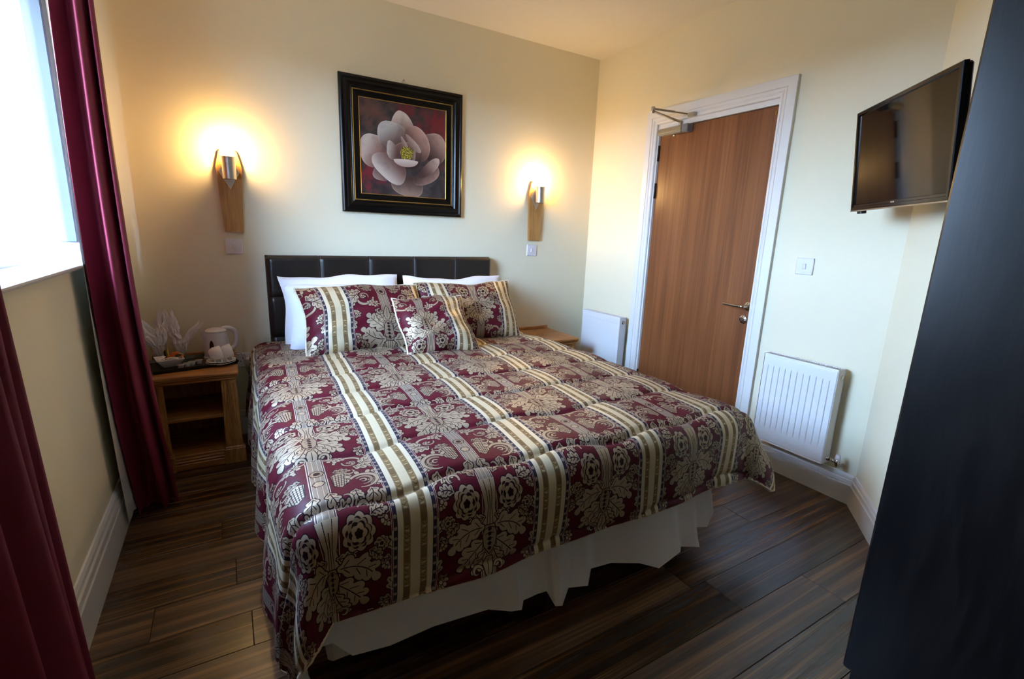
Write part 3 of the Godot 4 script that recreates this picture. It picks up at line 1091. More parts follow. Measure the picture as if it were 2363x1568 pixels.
# flat cloth (X across the bed, Z down the bed) laid over the mattress; lift moves the sheet along its normal
func cloth(X: float, Z: float, lift := 0.0) -> Vector3:
	var a := 0.0
	var side := 0.0
	if X < BXL:
		a = BXL - X
		side = -1.0
	elif X > BXR:
		a = X - BXR
		side = 1.0
	var b := maxf(0.0, Z - BZF)
	var p := Vector3(clampf(X, BXL, BXR), BTOP, minf(Z, BZF))
	# quilted channels across the bed and a soft crown
	var wob := 0.012 * sin(X * 7.0 + 1.0) + 0.01 * sin(X * 17.0)
	var q := pow(absf(sin(PI * (Z - 2.06 + wob) / 0.275)), 0.30)
	var puff := 0.016 * q
	# stitched lines pull in sharply, the one along the foot edge most of all
	var line := (Z - 2.06 + wob) / 0.275
	var gap := (line - roundf(line)) * 0.275
	puff -= (0.014 if roundf(line) == 0.0 else 0.006) * exp(-pow(gap / 0.012, 2.0))
	var cx := (X - 1.25) / 0.8
	puff += 0.012 * (1.0 - clampf(cx * cx, 0.0, 1.0))
	puff += 0.006 * sin(X * 13.0 + Z * 5.0) * sin(Z * 9.0 - X * 4.0)
	if Z < 0.75: puff -= 0.012 * smooth01((0.75 - Z) / 0.3)
	var rho := sqrt(a * a + b * b)
	var h := 0.0
	var drop := 0.0
	var n := Vector3.UP
	var dir := Vector3.ZERO
	if rho > 0.0:
		var phi := atan2(b, a)  # 0 on the long side, a quarter turn at the foot
		dir = Vector3(side * cos(phi), 0, sin(phi))
		var corner := sin(2.0 * phi)
		var top_angle := deg_to_rad(84.0)
		if side < 0.0: top_angle += deg_to_rad(4.0) * corner
		if side > 0.0: top_angle -= deg_to_rad(15.0) * corner
		var bend := lerpf(0.19, 0.125, sin(phi))
		var steps := 10
		for k in steps:
			var t := (k + 0.5) / steps * rho
			var al := top_angle * smooth01(t / bend + 0.12)
			h += cos(al) * rho / steps
			drop += sin(al) * rho / steps
		var al2 := top_angle * smooth01(rho / bend + 0.12)
		n = dir * sin(al2) + Vector3.UP * cos(al2)
		# hanging folds grow towards the hem
		var hang := smooth01((rho - 0.08) / 0.3)
		var fold := 0.0
		if corner > 0.001:
			fold = -0.060 * sin(phi * 4.0 + 0.6) * corner if side < 0.0 else 0.030 * sin(phi * 4.0 - 0.4) * corner
		fold += (0.010 * sin(Z * 15.0) + 0.006 * sin(Z * 31.0 + 2.0)) * cos(phi) * cos(phi)
		fold += (0.007 * sin(X * 9.0 + 0.5) + 0.003 * sin(X * 23.0)) * sin(phi) * sin(phi)
		h += fold * hang
		if side < 0.0: h += 0.020 * hang * corner
		puff *= 0.55 + 0.45 * (1.0 - smooth01(rho / 0.5))
	p += dir * h + Vector3.DOWN * drop + n * (puff + lift)
	if p.y < 0.012: p.y = 0.012
	return p


# the corners of the comforter are cut round
func cut(u: float, v: float) -> Vector2:
	var X := lerpf(BXL - DROP_L, BXR + DROP_R, u)
	var Z := lerpf(0.10, BZF + DROP_F, v)
	var r := 0.17
	var zc := BZF + DROP_F - r
	if Z > zc:
		for s in [-1.0, 1.0]:
			var xc: float = (BXL - DROP_L + r) if s < 0.0 else (BXR + DROP_R - r)
			if (X - xc) * s > 0.0:
				var p := Vector2((X - xc) / r, (Z - zc) / r)
				if p.length() > 1e-6: p *= maxf(absf(p.x), absf(p.y)) / p.length()
				return Vector2(xc + p.x * r, zc + p.y * r)
	return Vector2(X, Z)


func on_bed(u: float, v: float, lift := 0.0) -> Vector3:
	var q := cut(u, v)
	return cloth(q.x, q.y, lift)


func cloth_uv(X: float, Z: float) -> Vector2:
	return Vector2((X - 0.687 - (2.05 - Z) * 0.0467) / 0.42 + 0.0, (Z - 2.115) / 0.55)


func build_comforter() -> void:
	var c := thing("comforter", "maroon and gold striped damask comforter spread over the bed", "comforter", Vector3(1.25, 0.585, 1.1))
	var o := c.position
	var st := begin(true)
	var f := func(u: float, v: float) -> Vector3: return on_bed(u, v) - o
	var g := func(u: float, v: float) -> Vector2:
		var q := cut(u, v)
		return cloth_uv(q.x, q.y)
	sheet(st, 180, 400, f, g)
	part("cover", done(st), M.damask, c)
	# pale lining on the underside
	st = begin(true)
	f = func(u: float, v: float) -> Vector3: return on_bed(u, v, -0.016) - o
	sheet(st, 90, 96, f, plain_uv, true)
	var ln := part("lining", done(st), M.lining, c)
	tag(ln, "pale grey cloth lining")
	# twisted cord round the hem
	var pts := []
	for k in 241: pts.append(on_bed(0.0, k / 240.0, -0.006) - o)
	for k in 240: pts.append(on_bed((k + 1) / 240.0, 1.0, -0.006) - o)
	for k in 240: pts.append(on_bed(1.0, 1.0 - (k + 1) / 240.0, -0.006) - o)
	var cord := part("cord", twisted(pts, 0.0068), M.rope, c)
	tag(cord, "cream twisted cord edging")


# a rope: tube whose radius runs round in a helix
func twisted(pts: Array, r: float, closed := false) -> ArrayMesh:
	var st := begin(true)
	var n := 6
	var m := pts.size()
	var rings := []
	var up := Vector3.UP
	for i in m:
		var a: Vector3 = pts[(i - 1 + m) % m] if closed or i > 0 else pts[0]
		var b: Vector3 = pts[(i + 1) % m] if closed or i < m - 1 else pts[m - 1]
		var d := (b - a).normalized()
		if i == 0: up = Vector3.UP if absf(d.y) < 0.9 else Vector3.RIGHT
		up = (up - d * up.dot(d)).normalized()
		var side := d.cross(up)
		var ring := []
		for k in n:
			var t := TAU * k / n
			var rr := r * (0.82 + 0.18 * cos(2.0 * t + i * 1.7))
			ring.append(pts[i] + (up * cos(t) + side * sin(t)) * rr)
		rings.append(ring)
	for i in (m if closed else m - 1):
		var j := (i + 1) % m
		for k in n:
			var l := (k + 1) % n
			var mid: Vector3 = (rings[i][k] + rings[j][l]) * 0.5 - (pts[i] + pts[j]) * 0.5
			quad(st, rings[i][k], rings[i][l], rings[j][l], rings[j][k], mid)
	return done(st)


# ------------------------------------------------------------------ valance
func build_valance() -> void:
	var v := thing("bed_valance", "white cotton valance hanging below the comforter at the foot", "valance", Vector3(1.24, 0.34, 2.05))
	var o := v.position
	# hem points (x, height, z) from the window side of the foot round to the door side
	var hem := [Vector3(0.455, 0.10, 0.2), Vector3(0.452, 0.10, 0.7), Vector3(0.448, 0.10, 1.2), Vector3(0.445, 0.11, 1.7), Vector3(0.438, 0.14, 1.98), Vector3(0.404, 0.185, 2.085), Vector3(0.444, 0.19, 2.052), Vector3(0.481, 0.184, 2.048), Vector3(0.528, 0.13, 2.058), Vector3(0.63, 0.116, 2.060), Vector3(0.759, 0.122, 2.060), Vector3(0.94, 0.106, 2.062), Vector3(1.008, 0.092, 2.09), Vector3(1.041, 0.092, 2.10), Vector3(1.066, 0.094, 2.07), Vector3(1.128, 0.086, 2.060), Vector3(1.162, 0.086, 2.064), Vector3(1.172, 0.054, 2.104), Vector3(1.195, 0.053, 2.112), Vector3(1.242, 0.08, 2.08), Vector3(1.319, 0.067, 2.092), Vector3(1.356, 0.10, 2.060), Vector3(1.433, 0.11, 2.08), Vector3(1.533, 0.10, 2.12), Vector3(1.607, 0.073, 2.15), Vector3(1.746, 0.080, 2.128), Vector3(1.772, 0.081, 2.108), Vector3(1.858, 0.065, 2.13), Vector3(1.880, 0.122, 2.088), Vector3(1.931, 0.115, 2.10), Vector3(1.985, 0.16, 2.085), Vector3(2.03, 0.12, 2.00), Vector3(2.04, 0.08, 1.7), Vector3(2.05, 0.06, 1.3), Vector3(2.045, 0.06, 0.8), Vector3(2.04, 0.06, 0.2)]
	var low := []
	var high := []
	var m := hem.size()
	for i in m:
		var p: Vector3 = hem[i]
		var t := Vector3(clampf(p.x, 0.462, 2.018), 0.345, clampf(p.z, 0.2, 2.042))
		if p.z > 2.0:
			t.z = 2.044 + (p.z - 2.06) * 0.22
		high.append(t)
		low.append(p)
	var lo := creased(low, 5)
	var hi := creased(high, 5)
	var n := lo.size()
	var mid_at := func(i: int, s: float) -> Vector3:
		var a: Vector3 = hi[i]
		var b: Vector3 = lo[i]
		var e := pow(s, 1.35)
		return Vector3(lerpf(a.x, b.x, e), lerpf(a.y, b.y, s), lerpf(a.z, b.z, e))
	var st := begin(true)
	var rows := 16
	for i in n - 1:
		for k in rows:
			var s0 := float(k) / rows
			var s1 := float(k + 1) / rows
			var a: Vector3 = mid_at.call(i, s0) - o
			var b: Vector3 = mid_at.call(i + 1, s0) - o
			var c: Vector3 = mid_at.call(i + 1, s1) - o
			var d: Vector3 = mid_at.call(i, s1) - o
			for q in [a, b, c, a, c, d]: st.add_vertex(q)
	part("skirt", done(st), M.valance, v)
	# folded hem at the bottom and the gathered band at the top
	st = begin(true)
	for i in n - 1:
		var a: Vector3 = mid_at.call(i, 0.93) - o + Vector3(0, 0, 0.0022)
		var b: Vector3 = mid_at.call(i + 1, 0.93) - o + Vector3(0, 0, 0.0022)
		var c: Vector3 = mid_at.call(i + 1, 1.0) - o + Vector3(0, 0, 0.0026)
		var d: Vector3 = mid_at.call(i, 1.0) - o + Vector3(0, 0, 0.0026)
		for q in [a, b, c, a, c, d]: st.add_vertex(q)
	part("hem", done(st), M.valance, v)
	st = begin(true)
	for i in n - 1:
		var g0 := 0.0035 + 0.0022 * sin(i * 2.1)
		var g1 := 0.0035 + 0.0022 * sin((i + 1) * 2.1)
		for k in 4:
			var s0 := 0.02 + 0.2 * k / 4.0
			var s1 := 0.02 + 0.2 * (k + 1) / 4.0
			var r0 := 0.4 + sin(PI * k / 4.0)
			var r1 := 0.4 + sin(PI * (k + 1) / 4.0)
			var a: Vector3 = mid_at.call(i, s0) - o + Vector3(0, 0, g0 * r0)
			var b: Vector3 = mid_at.call(i + 1, s0) - o + Vector3(0, 0, g1 * r0)
			var c: Vector3 = mid_at.call(i + 1, s1) - o + Vector3(0, 0, g1 * r1)
			var d: Vector3 = mid_at.call(i, s1) - o + Vector3(0, 0, g0 * r1)
			for q in [a, b, c, a, c, d]: st.add_vertex(q)
	part("gathered_band", done(st), M.valance, v)


# points along straight runs, so that folds stay crisp
func creased(pts: Array, per: int) -> Array:
	var out := []
	for i in pts.size() - 1:
		for k in per: out.append((pts[i] as Vector3).lerp(pts[i + 1], float(k) / per))
	out.append(pts[pts.size() - 1])
	return out


# ------------------------------------------------------------------ pillows
func pillow_point(a: float, b: float, w: float, h: float, t: float, s: float, seed_: float) -> Vector3:
	var ea := 1.0 - pow(absf(a), 3.0)
	var eb := 1.0 - pow(absf(b), 3.0)
	var z := s * t * 0.5 * pow(maxf(ea * eb, 0.0), 0.55)
	# edges drawn in between the corners
	var x := a * w * 0.5 * (1.0 - 0.055 * (1.0 - b * b))
	var y := b * h * 0.5 * (1.0 - 0.06 * (1.0 - a * a))
	var e := maxf(ea * eb, 0.0)
	var crease := 0.006 * sin(a * 7.0 + b * 3.0 + seed_) + 0.004 * sin(b * 11.0 - a * 6.0 + seed_ * 2.0)
	z += crease * (0.3 + 0.7 * e) * (1.0 if s > 0 else 0.6)
	y += 0.008 * sin(a * 4.0 + seed_ * 1.3) + 0.004 * sin(a * 9.0 + seed_)
	x += 0.006 * sin(b * 4.0 + seed_ * 0.7)
	return Vector3(x, y, z)


func pillow_mesh(w: float, h: float, t: float, seed_: float, uv0: Vector2, uvx: Vector2, uvy: Vector2) -> ArrayMesh:
	var st := begin(true)
	for s in [1.0, -1.0]:
		var f := func(u: float, v: float) -> Vector3: return pillow_point(u * 2.0 - 1.0, v * 2.0 - 1.0, w, h, t, s, seed_) * Vector3(1, 1, 1)
		var g := func(u: float, v: float) -> Vector2: return uv0 + uvx * ((u - 0.5) * w) + uvy * ((v - 0.5) * h)
		sheet(st, 44, 36, f, g, s > 0.0)
	return done(st)


func pillow_rim(w: float, h: float, seed_: float, n := 40) -> Array:
	var out := []
	for e in 4:
		for k in n:
			var t := -1.0 + 2.0 * k / n
			var ab: Vector2 = [Vector2(t, -1), Vector2(1, t), Vector2(-t, 1), Vector2(-1, -t)][e]
			out.append(pillow_point(ab.x, ab.y, w, h, 0.0, 1.0, seed_))
	return out


func put_pillow(called: String, label: String, category: String, w: float, h: float, t: float, at: Vector3, lean: float, yaw: float, roll: float, m: Material, seed_: float, u_mid := 0.0, v_mid := 0.0, rope := false, wide := 0.42, tall := -0.55) -> void:
	var o := thing(called, label, category, at)
	o.rotation = Vector3(-lean, yaw, roll)
	part("cover", pillow_mesh(w, h, t, seed_, Vector2(u_mid, v_mid), Vector2(1.0 / wide, 0), Vector2(0, 1.0 / tall)), m, o)
	if rope:
		var c := part("cord", twisted(pillow_rim(w, h, seed_), 0.0062, true), M.rope, o)
		tag(c, "cream twisted cord edging")


func build_pillows() -> void:
	put_pillow("pillow", "white pillow leaning on the headboard under the lamp beside the window curtain", "pillow", 0.70, 0.42, 0.15, Vector3(0.910, 0.775, 0.185), 0.22, 0.0, 0.012, M.linen, 0.6)
	put_pillow("pillow", "white pillow sandwiched between another white pillow and the patterned sham on the kettle side", "pillow", 0.70, 0.40, 0.15, Vector3(0.930, 0.745, 0.30), 0.36, 0.0, -0.02, M.linen, 2.1)
	put_pillow("pillow", "white pillow leaning on the headboard at the door side", "pillow", 0.72, 0.40, 0.15, Vector3(1.645, 0.765, 0.19), 0.25, 0.0, 0.0, M.linen, 4.0)
	put_pillow("pillow_sham", "striped damask sham pillow leaning at the kettle side of the bed", "pillow", 0.71, 0.44, 0.19, Vector3(0.985, 0.755, 0.43), 0.66, 0.03, 0.0, M.damask, 1.2, 0.336, 0.43, true, 0.55, 0.72)
	put_pillow("pillow_sham", "striped damask sham pillow leaning at the door side of the bed", "pillow", 0.68, 0.42, 0.18, Vector3(1.655, 0.752, 0.385), 0.55, -0.04, 0.01, M.damask, 3.3, 0.45, 0.24, true, 0.47, -0.60)
	put_pillow("throw_cushion", "small square damask cushion with cream cord in front of the shams", "cushion", 0.43, 0.40, 0.15, Vector3(1.315, 0.735, 0.655), 0.78, 0.0, 0.02, M.damask, 5.5, 0.714, 0.31, true, 0.42, 0.55)


# ==================================================================== curtains
# cloth hung from a wavy line (x out from the wall, z along it)
func drape(line: Array, y0: float, y1: float, spread: float, mid: float, phase: float, o: Vector3, sway := 0.0, pull := 1.45) -> ArrayMesh:
	var pts := spline(line, 8)
	var n := pts.size()
	var st := begin(true)
	var rows := 40
	var first: float = pts[0].y
	var last: float = pts[n - 1].y
	var at := func(i: int, k: int) -> Vector3:
		var t := float(k) / rows
		var p: Vector2 = pts[i]
		# the free edge wanders a little along the wall on its way down
		p.y += sway * clampf((p.y - first) / (last - first), 0.0, 1.0) * (sin(t * PI * 0.95) - pull * t * t * t)
		var y := lerpf(y1, y0, t)
		var wide := 1.0 + spread * t * t
		var x := mid + (p.x - mid) * wide + 0.006 * sin(t * 5.0 + p.y * 20.0 + phase) * t
		return Vector3(maxf(x, XL + 0.012), y + 0.006 * sin(i * 0.5) * t, p.y + 0.010 * sin(t * 3.0 + i * 0.25 + phase) * t) - o
	for i in n - 1:
		for k in rows:
			var q := [at.call(i, k), at.call(i + 1, k), at.call(i + 1, k + 1), at.call(i, k + 1)]
			for j in [0, 1, 2, 0, 2, 3]: st.add_vertex(q[j])
	return done(st)


func build_curtains() -> void:
	var top := 2.33
	var far := thing("curtain", "dark red curtain hanging beside the bedside table with the kettle", "curtain", Vector3(-0.05, 0, 0.55))
	var line := [Vector2(-0.109, 0.15), Vector2(-0.105, 0.20), Vector2(-0.110, 0.25), Vector2(-0.104, 0.30), Vector2(-0.110, 0.35), Vector2(-0.104, 0.40), Vector2(-0.110, 0.45), Vector2(-0.104, 0.49), Vector2(-0.064, 0.53), Vector2(-0.060, 0.555), Vector2(-0.096, 0.60), Vector2(-0.038, 0.655), Vector2(-0.082, 0.70), Vector2(-0.022, 0.75), Vector2(-0.052, 0.785), Vector2(-0.005, 0.838), Vector2(-0.014, 0.865), Vector2(-0.024, 0.815), Vector2(-0.034, 0.885), Vector2(-0.048, 0.898), Vector2(-0.060, 0.845), Vector2(-0.080, 0.822), Vector2(-0.094, 0.870), Vector2(-0.104, 0.925), Vector2(-0.111, 0.890)]
	part("drape", drape(line, 0.012, top, 0.36, -0.112, 0.4, far.position, 0.105), M.curtain, far)
	var ln := [Vector2(-0.111, 0.50), Vector2(-0.1115, 0.6), Vector2(-0.110, 0.7), Vector2(-0.112, 0.80), Vector2(-0.110, 0.86), Vector2(-0.1105, 0.90), Vector2(-0.108, 0.912)]
	var lining := part("lining", drape(ln, 0.045, top - 0.02, 0.0, -0.13, 0.4, far.position, 0.105, 0.25), M.lining, far)
	tag(lining, "pale curtain lining")
	var near := thing("curtain", "dark red curtain at the near end of the window", "curtain", Vector3(-0.05, 0, 2.15))
	line = [Vector2(-0.114, 1.80), Vector2(-0.098, 1.795), Vector2(-0.086, 1.835), Vector2(-0.098, 1.89), Vector2(-0.060, 1.935), Vector2(-0.092, 1.985), Vector2(-0.038, 2.035), Vector2(-0.088, 2.08), Vector2(-0.018, 2.135), Vector2(-0.085, 2.18), Vector2(-0.005, 2.235), Vector2(-0.09, 2.28), Vector2(-0.01, 2.34), Vector2(-0.09, 2.40), Vector2(-0.015, 2.46), Vector2(-0.07, 2.52)]
	part("drape", drape(line, 0.012, top, 0.78, -0.112, 2.2, near.position), M.curtain, near)
	# the track they hang from
	var rail := thing("curtain_track", "white curtain track above the window", "curtain track", Vector3(XL, 2.36, 1.3))
	part("rail", box_mesh(Vector3(0.075, -0.012, -1.25), Vector3(0.105, 0.012, 1.25), 0.003), M.gloss_white, rail)
	for z in [-1.0, 0.0, 1.0]:
		part("bracket", box_mesh(Vector3(0.0, -0.008, z - 0.012), Vector3(0.08, 0.008, z + 0.012), 0.002), M.gloss_white, rail)
	for k in 12:
		var zz: float = (0.15 + k * 0.065 if k < 7 else 1.9 + (k - 7) * 0.12) - 1.3
		part("hook", tube_mesh([Vector3(0.09, -0.010, zz), Vector3(0.09, -0.045, zz)], 0.0025, 6), M.plastic_white, rail)


# ==================================================================== wardrobe
func build_wardrobe() -> void:
	var w := thing("wardrobe", "tall black-brown wardrobe beside the television", "wardrobe", Vector3(2.08, 0, 3.14))
	var x0 := 1.782 - 2.08
	var x1 := 2.385 - 2.08
	var z0 := 2.693 - 3.14
	var z1 := 3.60 - 3.14
	part("carcass", box_mesh(Vector3(x0 + 0.022, 0.055, z0 + 0.004), Vector3(x1, 2.12, z1), 0.002), M.wenge, w)
	part("plinth", box_mesh(Vector3(x0 + 0.040, 0.0, z0 + 0.012), Vector3(x1 - 0.01, 0.056, z1 - 0.01), 0.002), M.wenge, w)
	part("top_board", box_mesh(Vector3(x0 + 0.002, 2.12, z0 - 0.004), Vector3(x1, 2.145, z1 + 0.004), 0.003), M.wenge, w)
	var half := (z1 - z0) * 0.5
	for k in 2:
		var a := z0 + half * k + 0.002
		var b := a + half - 0.004
		var d := part("door", box_mesh(Vector3(x0, 0.060, a), Vector3(x0 + 0.020, 2.115, b), 0.005), M.wenge, w)
		var hz := (b - 0.04) if k == 0 else (a + 0.04)
		var st := begin(true)
		tube(st, spline([Vector3(x0, 0.98, hz), Vector3(x0 - 0.026, 0.985, hz), Vector3(x0 - 0.028, 1.06, hz), Vector3(x0 - 0.026, 1.135, hz), Vector3(x0, 1.14, hz)], 5), 0.005, 8)
		part("handle", done(st), M.steel, d)


# ==================================================================== bedside tables
func build_nightstands() -> void:
	var a := nightstand("oak bedside table with open shelves carrying the tea tray", Vector3(0.113, 0, 0.215))
	var b := a.duplicate() as Node3D
	b.name = numbered("bedside_table")
	add_child(b)
	b.position = Vector3(2.345, 0, 0.215)
	b.set_meta("label", "oak bedside table between the bed and the small radiator")


func nightstand(label: String, at: Vector3) -> Node3D:
	var t := thing("bedside_table", label, "table", at)
	var w := 0.206
	# top with a stepped edge
	var st := begin()
	bbox(st, Vector3(-w, 0.492, -0.212), Vector3(w, 0.512, 0.212), 0.005)
	bbox(st, Vector3(-w + 0.004, 0.482, -0.212), Vector3(w - 0.004, 0.493, 0.207), 0.004)
	bbox(st, Vector3(-w + 0.012, 0.466, -0.212), Vector3(w - 0.012, 0.483, 0.199), 0.005)
	part("table_top", done(st), M.oak_flat, t)
	st = begin()
	bbox(st, Vector3(-w + 0.01, 0.511, -0.212), Vector3(w - 0.01, 0.535, -0.196), 0.004)
	part("back_rail", done(st), M.oak_flat, t)
	for s in [-1.0, 1.0]:
		part("side_panel", box_mesh(Vector3(minf(s * 0.185, s * 0.170), 0.02, -0.205), Vector3(maxf(s * 0.185, s * 0.170), 0.468, 0.170), 0.002), M.oak, t)
		# fluted stile, wider towards the foot
		st = begin()
		var X := Transform3D(Basis.IDENTITY, Vector3(s * 0.158, 0, 0))
		prism(st, PackedVector2Array([Vector2(-0.040, 0.09), Vector2(0.042, 0.09), Vector2(0.036, 0.467), Vector2(-0.034, 0.467)]), X, 0.165, 0.188, 0.003)
		for k in 3:
			var x := -0.018 + k * 0.018
			bbox(st, Vector3(s * 0.158 + x - 0.006, 0.125, 0.186), Vector3(s * 0.158 + x + 0.006, 0.445, 0.1925), 0.003)
		part("stile", done(st), M.oak, t)
		st = begin()
		bbox(st, Vector3(s * 0.158 - 0.048, 0.0, 0.155), Vector3(s * 0.158 + 0.052, 0.084, 0.200), 0.003)
		bbox(st, Vector3(s * 0.158 - 0.044, 0.082, 0.158), Vector3(s * 0.158 + 0.048, 0.094, 0.196), 0.004)
		part("foot_block", done(st), M.oak, t)
	part("back_panel", box_mesh(Vector3(-0.172, 0.02, -0.205), Vector3(0.172, 0.468, -0.195), 0.001), M.oak, t)
	for y in [0.262, 0.062]:
		part("shelf", box_mesh(Vector3(-0.171, y, -0.196), Vector3(0.171, y + 0.018, 0.178), 0.003), M.oak_flat, t)
	st = begin()
	bbox(st, Vector3(-0.115, 0.0, 0.166), Vector3(0.110, 0.036, 0.190), 0.003)
	bbox(st, Vector3(-0.115, 0.035, 0.162), Vector3(0.110, 0.050, 0.184), 0.006)
	bbox(st, Vector3(-0.115, 0.049, 0.158), Vector3(0.110, 0.064, 0.180), 0.004)
	part("plinth_rail", done(st), M.oak_flat, t)
	return t


# ==================================================================== radiators
func build_radiators() -> void:
	radiator("white ribbed panel radiator beside the door handle", 1.705, 2.085, 0.185, 0.675, true)
	radiator("white flat-fronted panel radiator beyond the door hinges", 0.120, 0.566, 0.185, 0.672, false)


func radiator(label: String, z0: float, z1: float, y0: float, y1: float, ribbed: bool) -> void:
	var r := thing("radiator", label, "radiator", Vector3(XR, 0, (z0 + z1) * 0.5))
	var zc := (z0 + z1) * 0.5
	var hw := (z1 - z0) * 0.5
	var xf := -0.100
	var xb := -0.030
	var n := 11
	# pressed front
	var st := begin(true)
	var f := func(u: float, v: float) -> Vector3:
		var z := lerpf(-hw + 0.004, hw - 0.004, u)
		var y := lerpf(y0 + 0.004, y1 - 0.004, v)
		var x := xf
		if ribbed:
			var inside := smooth01((y - y0 - 0.075) / 0.03) * smooth01((y1 - 0.055 - y) / 0.012)
			var ph := (u - 0.035) / 0.93 * n
			if ph > 0.0 and ph < n:
				var d := absf(ph - floor(ph) - 0.5) * 2.0
				x += 0.0065 * inside * (1.0 - smooth01((d - 0.03) / 0.16))
		# rolled edge
		var e := maxf(absf(u - 0.5), absf(v - 0.5)) * 2.0
		x += 0.004 * smooth01((e - 0.985) / 0.015)
		return Vector3(x, y, z)
	sheet(st, 330 if ribbed else 60, 90 if ribbed else 60, f, plain_uv)
	part("front_panel", done(st), M.radiator, r)
	# welds that show as a row of dashes
	var dash := box_mesh(Vector3(-0.0025, -0.0035, -0.0075), Vector3(0.002, 0.0035, 0.0075), 0.0015) if ribbed else box_mesh(Vector3(-0.0015, -0.003, -0.008), Vector3(0.002, 0.003, 0.008), 0.001)
	for k in n:
		var wd := part("weld", dash, M.radiator, r)
		wd.position = Vector3(xf, y0 + 0.046 if ribbed else y1 - 0.047, lerpf(-hw, hw, 0.035 + 0.93 * (k + 0.5) / n))
	part("back_panel", box_mesh(Vector3(xb - 0.010, y0, -hw), Vector3(xb, y1, hw), 0.003), M.radiator, r)
	# side covers
	for s in [-1.0, 1.0]:
		var a: float = s * hw
		part("side_cover", box_mesh(Vector3(xf + 0.001, y0 + 0.002, minf(a, a - s * 0.0025)), Vector3(xb, y1 + 0.001, maxf(a, a - s * 0.0025)), 0.001), M.radiator, r)
	# bottom lip
	part("bottom_lip", box_mesh(Vector3(xf, y0 - 0.001, -hw + 0.003), Vector3(xf + 0.012, y0 + 0.006, hw - 0.003), 0.002), M.radiator, r)
	# top grille
	var gr := part("grille", box_mesh(Vector3(xf + 0.002, y1 - 0.012, -hw + 0.003), Vector3(xf + 0.010, y1 + 0.002, hw - 0.003), 0.002), M.radiator, r)
	part("grille_rail", box_mesh(Vector3(xb - 0.012, y1 - 0.012, -hw + 0.003), Vector3(xb - 0.002, y1 + 0.002, hw - 0.003), 0.002), M.radiator, gr)
	var bars := int(hw * 2.0 / 0.0125)
	var bar_mesh := box_mesh(Vector3(xf + 0.008, -0.002, -0.002), Vector3(xb - 0.008, 0.002, 0.002), 0.0008)
	for k in bars:
		var o := part("slat", bar_mesh, M.radiator, gr)
		o.position = Vector3(0, y1 - 0.002, -hw + 0.010 + k * (hw * 2.0 - 0.02) / (bars - 1))
	# convector fins inside
	st = begin()
	for k in 14:
		var z := lerpf(-hw + 0.02, hw - 0.02, k / 13.0)
		bbox(st, Vector3(xf + 0.012, y0 + 0.03, z - 0.001), Vector3(xb - 0.012, y1 - 0.02, z + 0.001), 0.0004)
	part("convector_fins", done(st), M.cavity, r)
	# bleed plug in the cover facing the camera
	var plug := Transform3D(Basis(Vector3(1, 0, 0), Vector3(0, 0, 1), Vector3(0, -1, 0)), Vector3((xf + xb) * 0.5 + 0.004, y1 - 0.038, hw))
	var pl := part("bleed_plug", lathe_mesh([Vector2(0.016, -0.004), Vector2(0.016, 0.001), Vector2(0.014, 0.002), Vector2(0.010, 0.0005), Vector2(0.010, 0.004), Vector2(0.008, 0.006), Vector2(0, 0.006)], 18, plug), M.chrome, r)
	tag(pl, "chrome bleed plug")
	# brackets to the wall
	for s in [-0.6, 0.6]:
		part("wall_bracket", box_mesh(Vector3(xb - 0.002, y1 - 0.16, s * hw - 0.012), Vector3(0.0, y1 - 0.06, s * hw + 0.012), 0.002), M.radiator, r)
	# valves and tails at both bottom corners
	for s in [-1.0, 1.0]:
		var p := Vector3((xf + xb) * 0.5, y0 + 0.030, s * hw)
		st = begin(true)
		tube(st, [p + Vector3(0, 0, -s * 0.004), p + Vector3(0, 0, s * 0.014)], 0.012, 12)
		tube(st, [p + Vector3(0, 0, s * 0.014), p + Vector3(0, 0, s * 0.050)], 0.008, 12)
		tube(st, [p + Vector3(0, 0, s * 0.030), p + Vector3(0, 0, s * 0.040)], 0.011, 6)
		tube(st, [p + Vector3(0, -0.018, s * 0.052), p + Vector3(0, 0.014, s * 0.052)], 0.0105, 12)
		tube(st, spline([p + Vector3(0, -0.012, s * 0.052), p + Vector3(0, -0.022, s * 0.052), p + Vector3(0.02, -0.030, s * 0.052), p + Vector3(0.065, -0.030, s * 0.052)], 5), 0.0065, 10)
		var vl := part("valve", done(st), M.chrome, r)
		tag(vl, "chrome radiator valve")
		var cap_at := Transform3D(Basis.IDENTITY, p + Vector3(0, 0.012, s * 0.052))
		part("valve_cap", lathe_mesh([Vector2(0, 0), Vector2(0.012, 0), Vector2(0.013, 0.004), Vector2(0.011, 0.022), Vector2(0.008, 0.025), Vector2(0, 0.025)], 16, cap_at), M.plastic_white, vl)


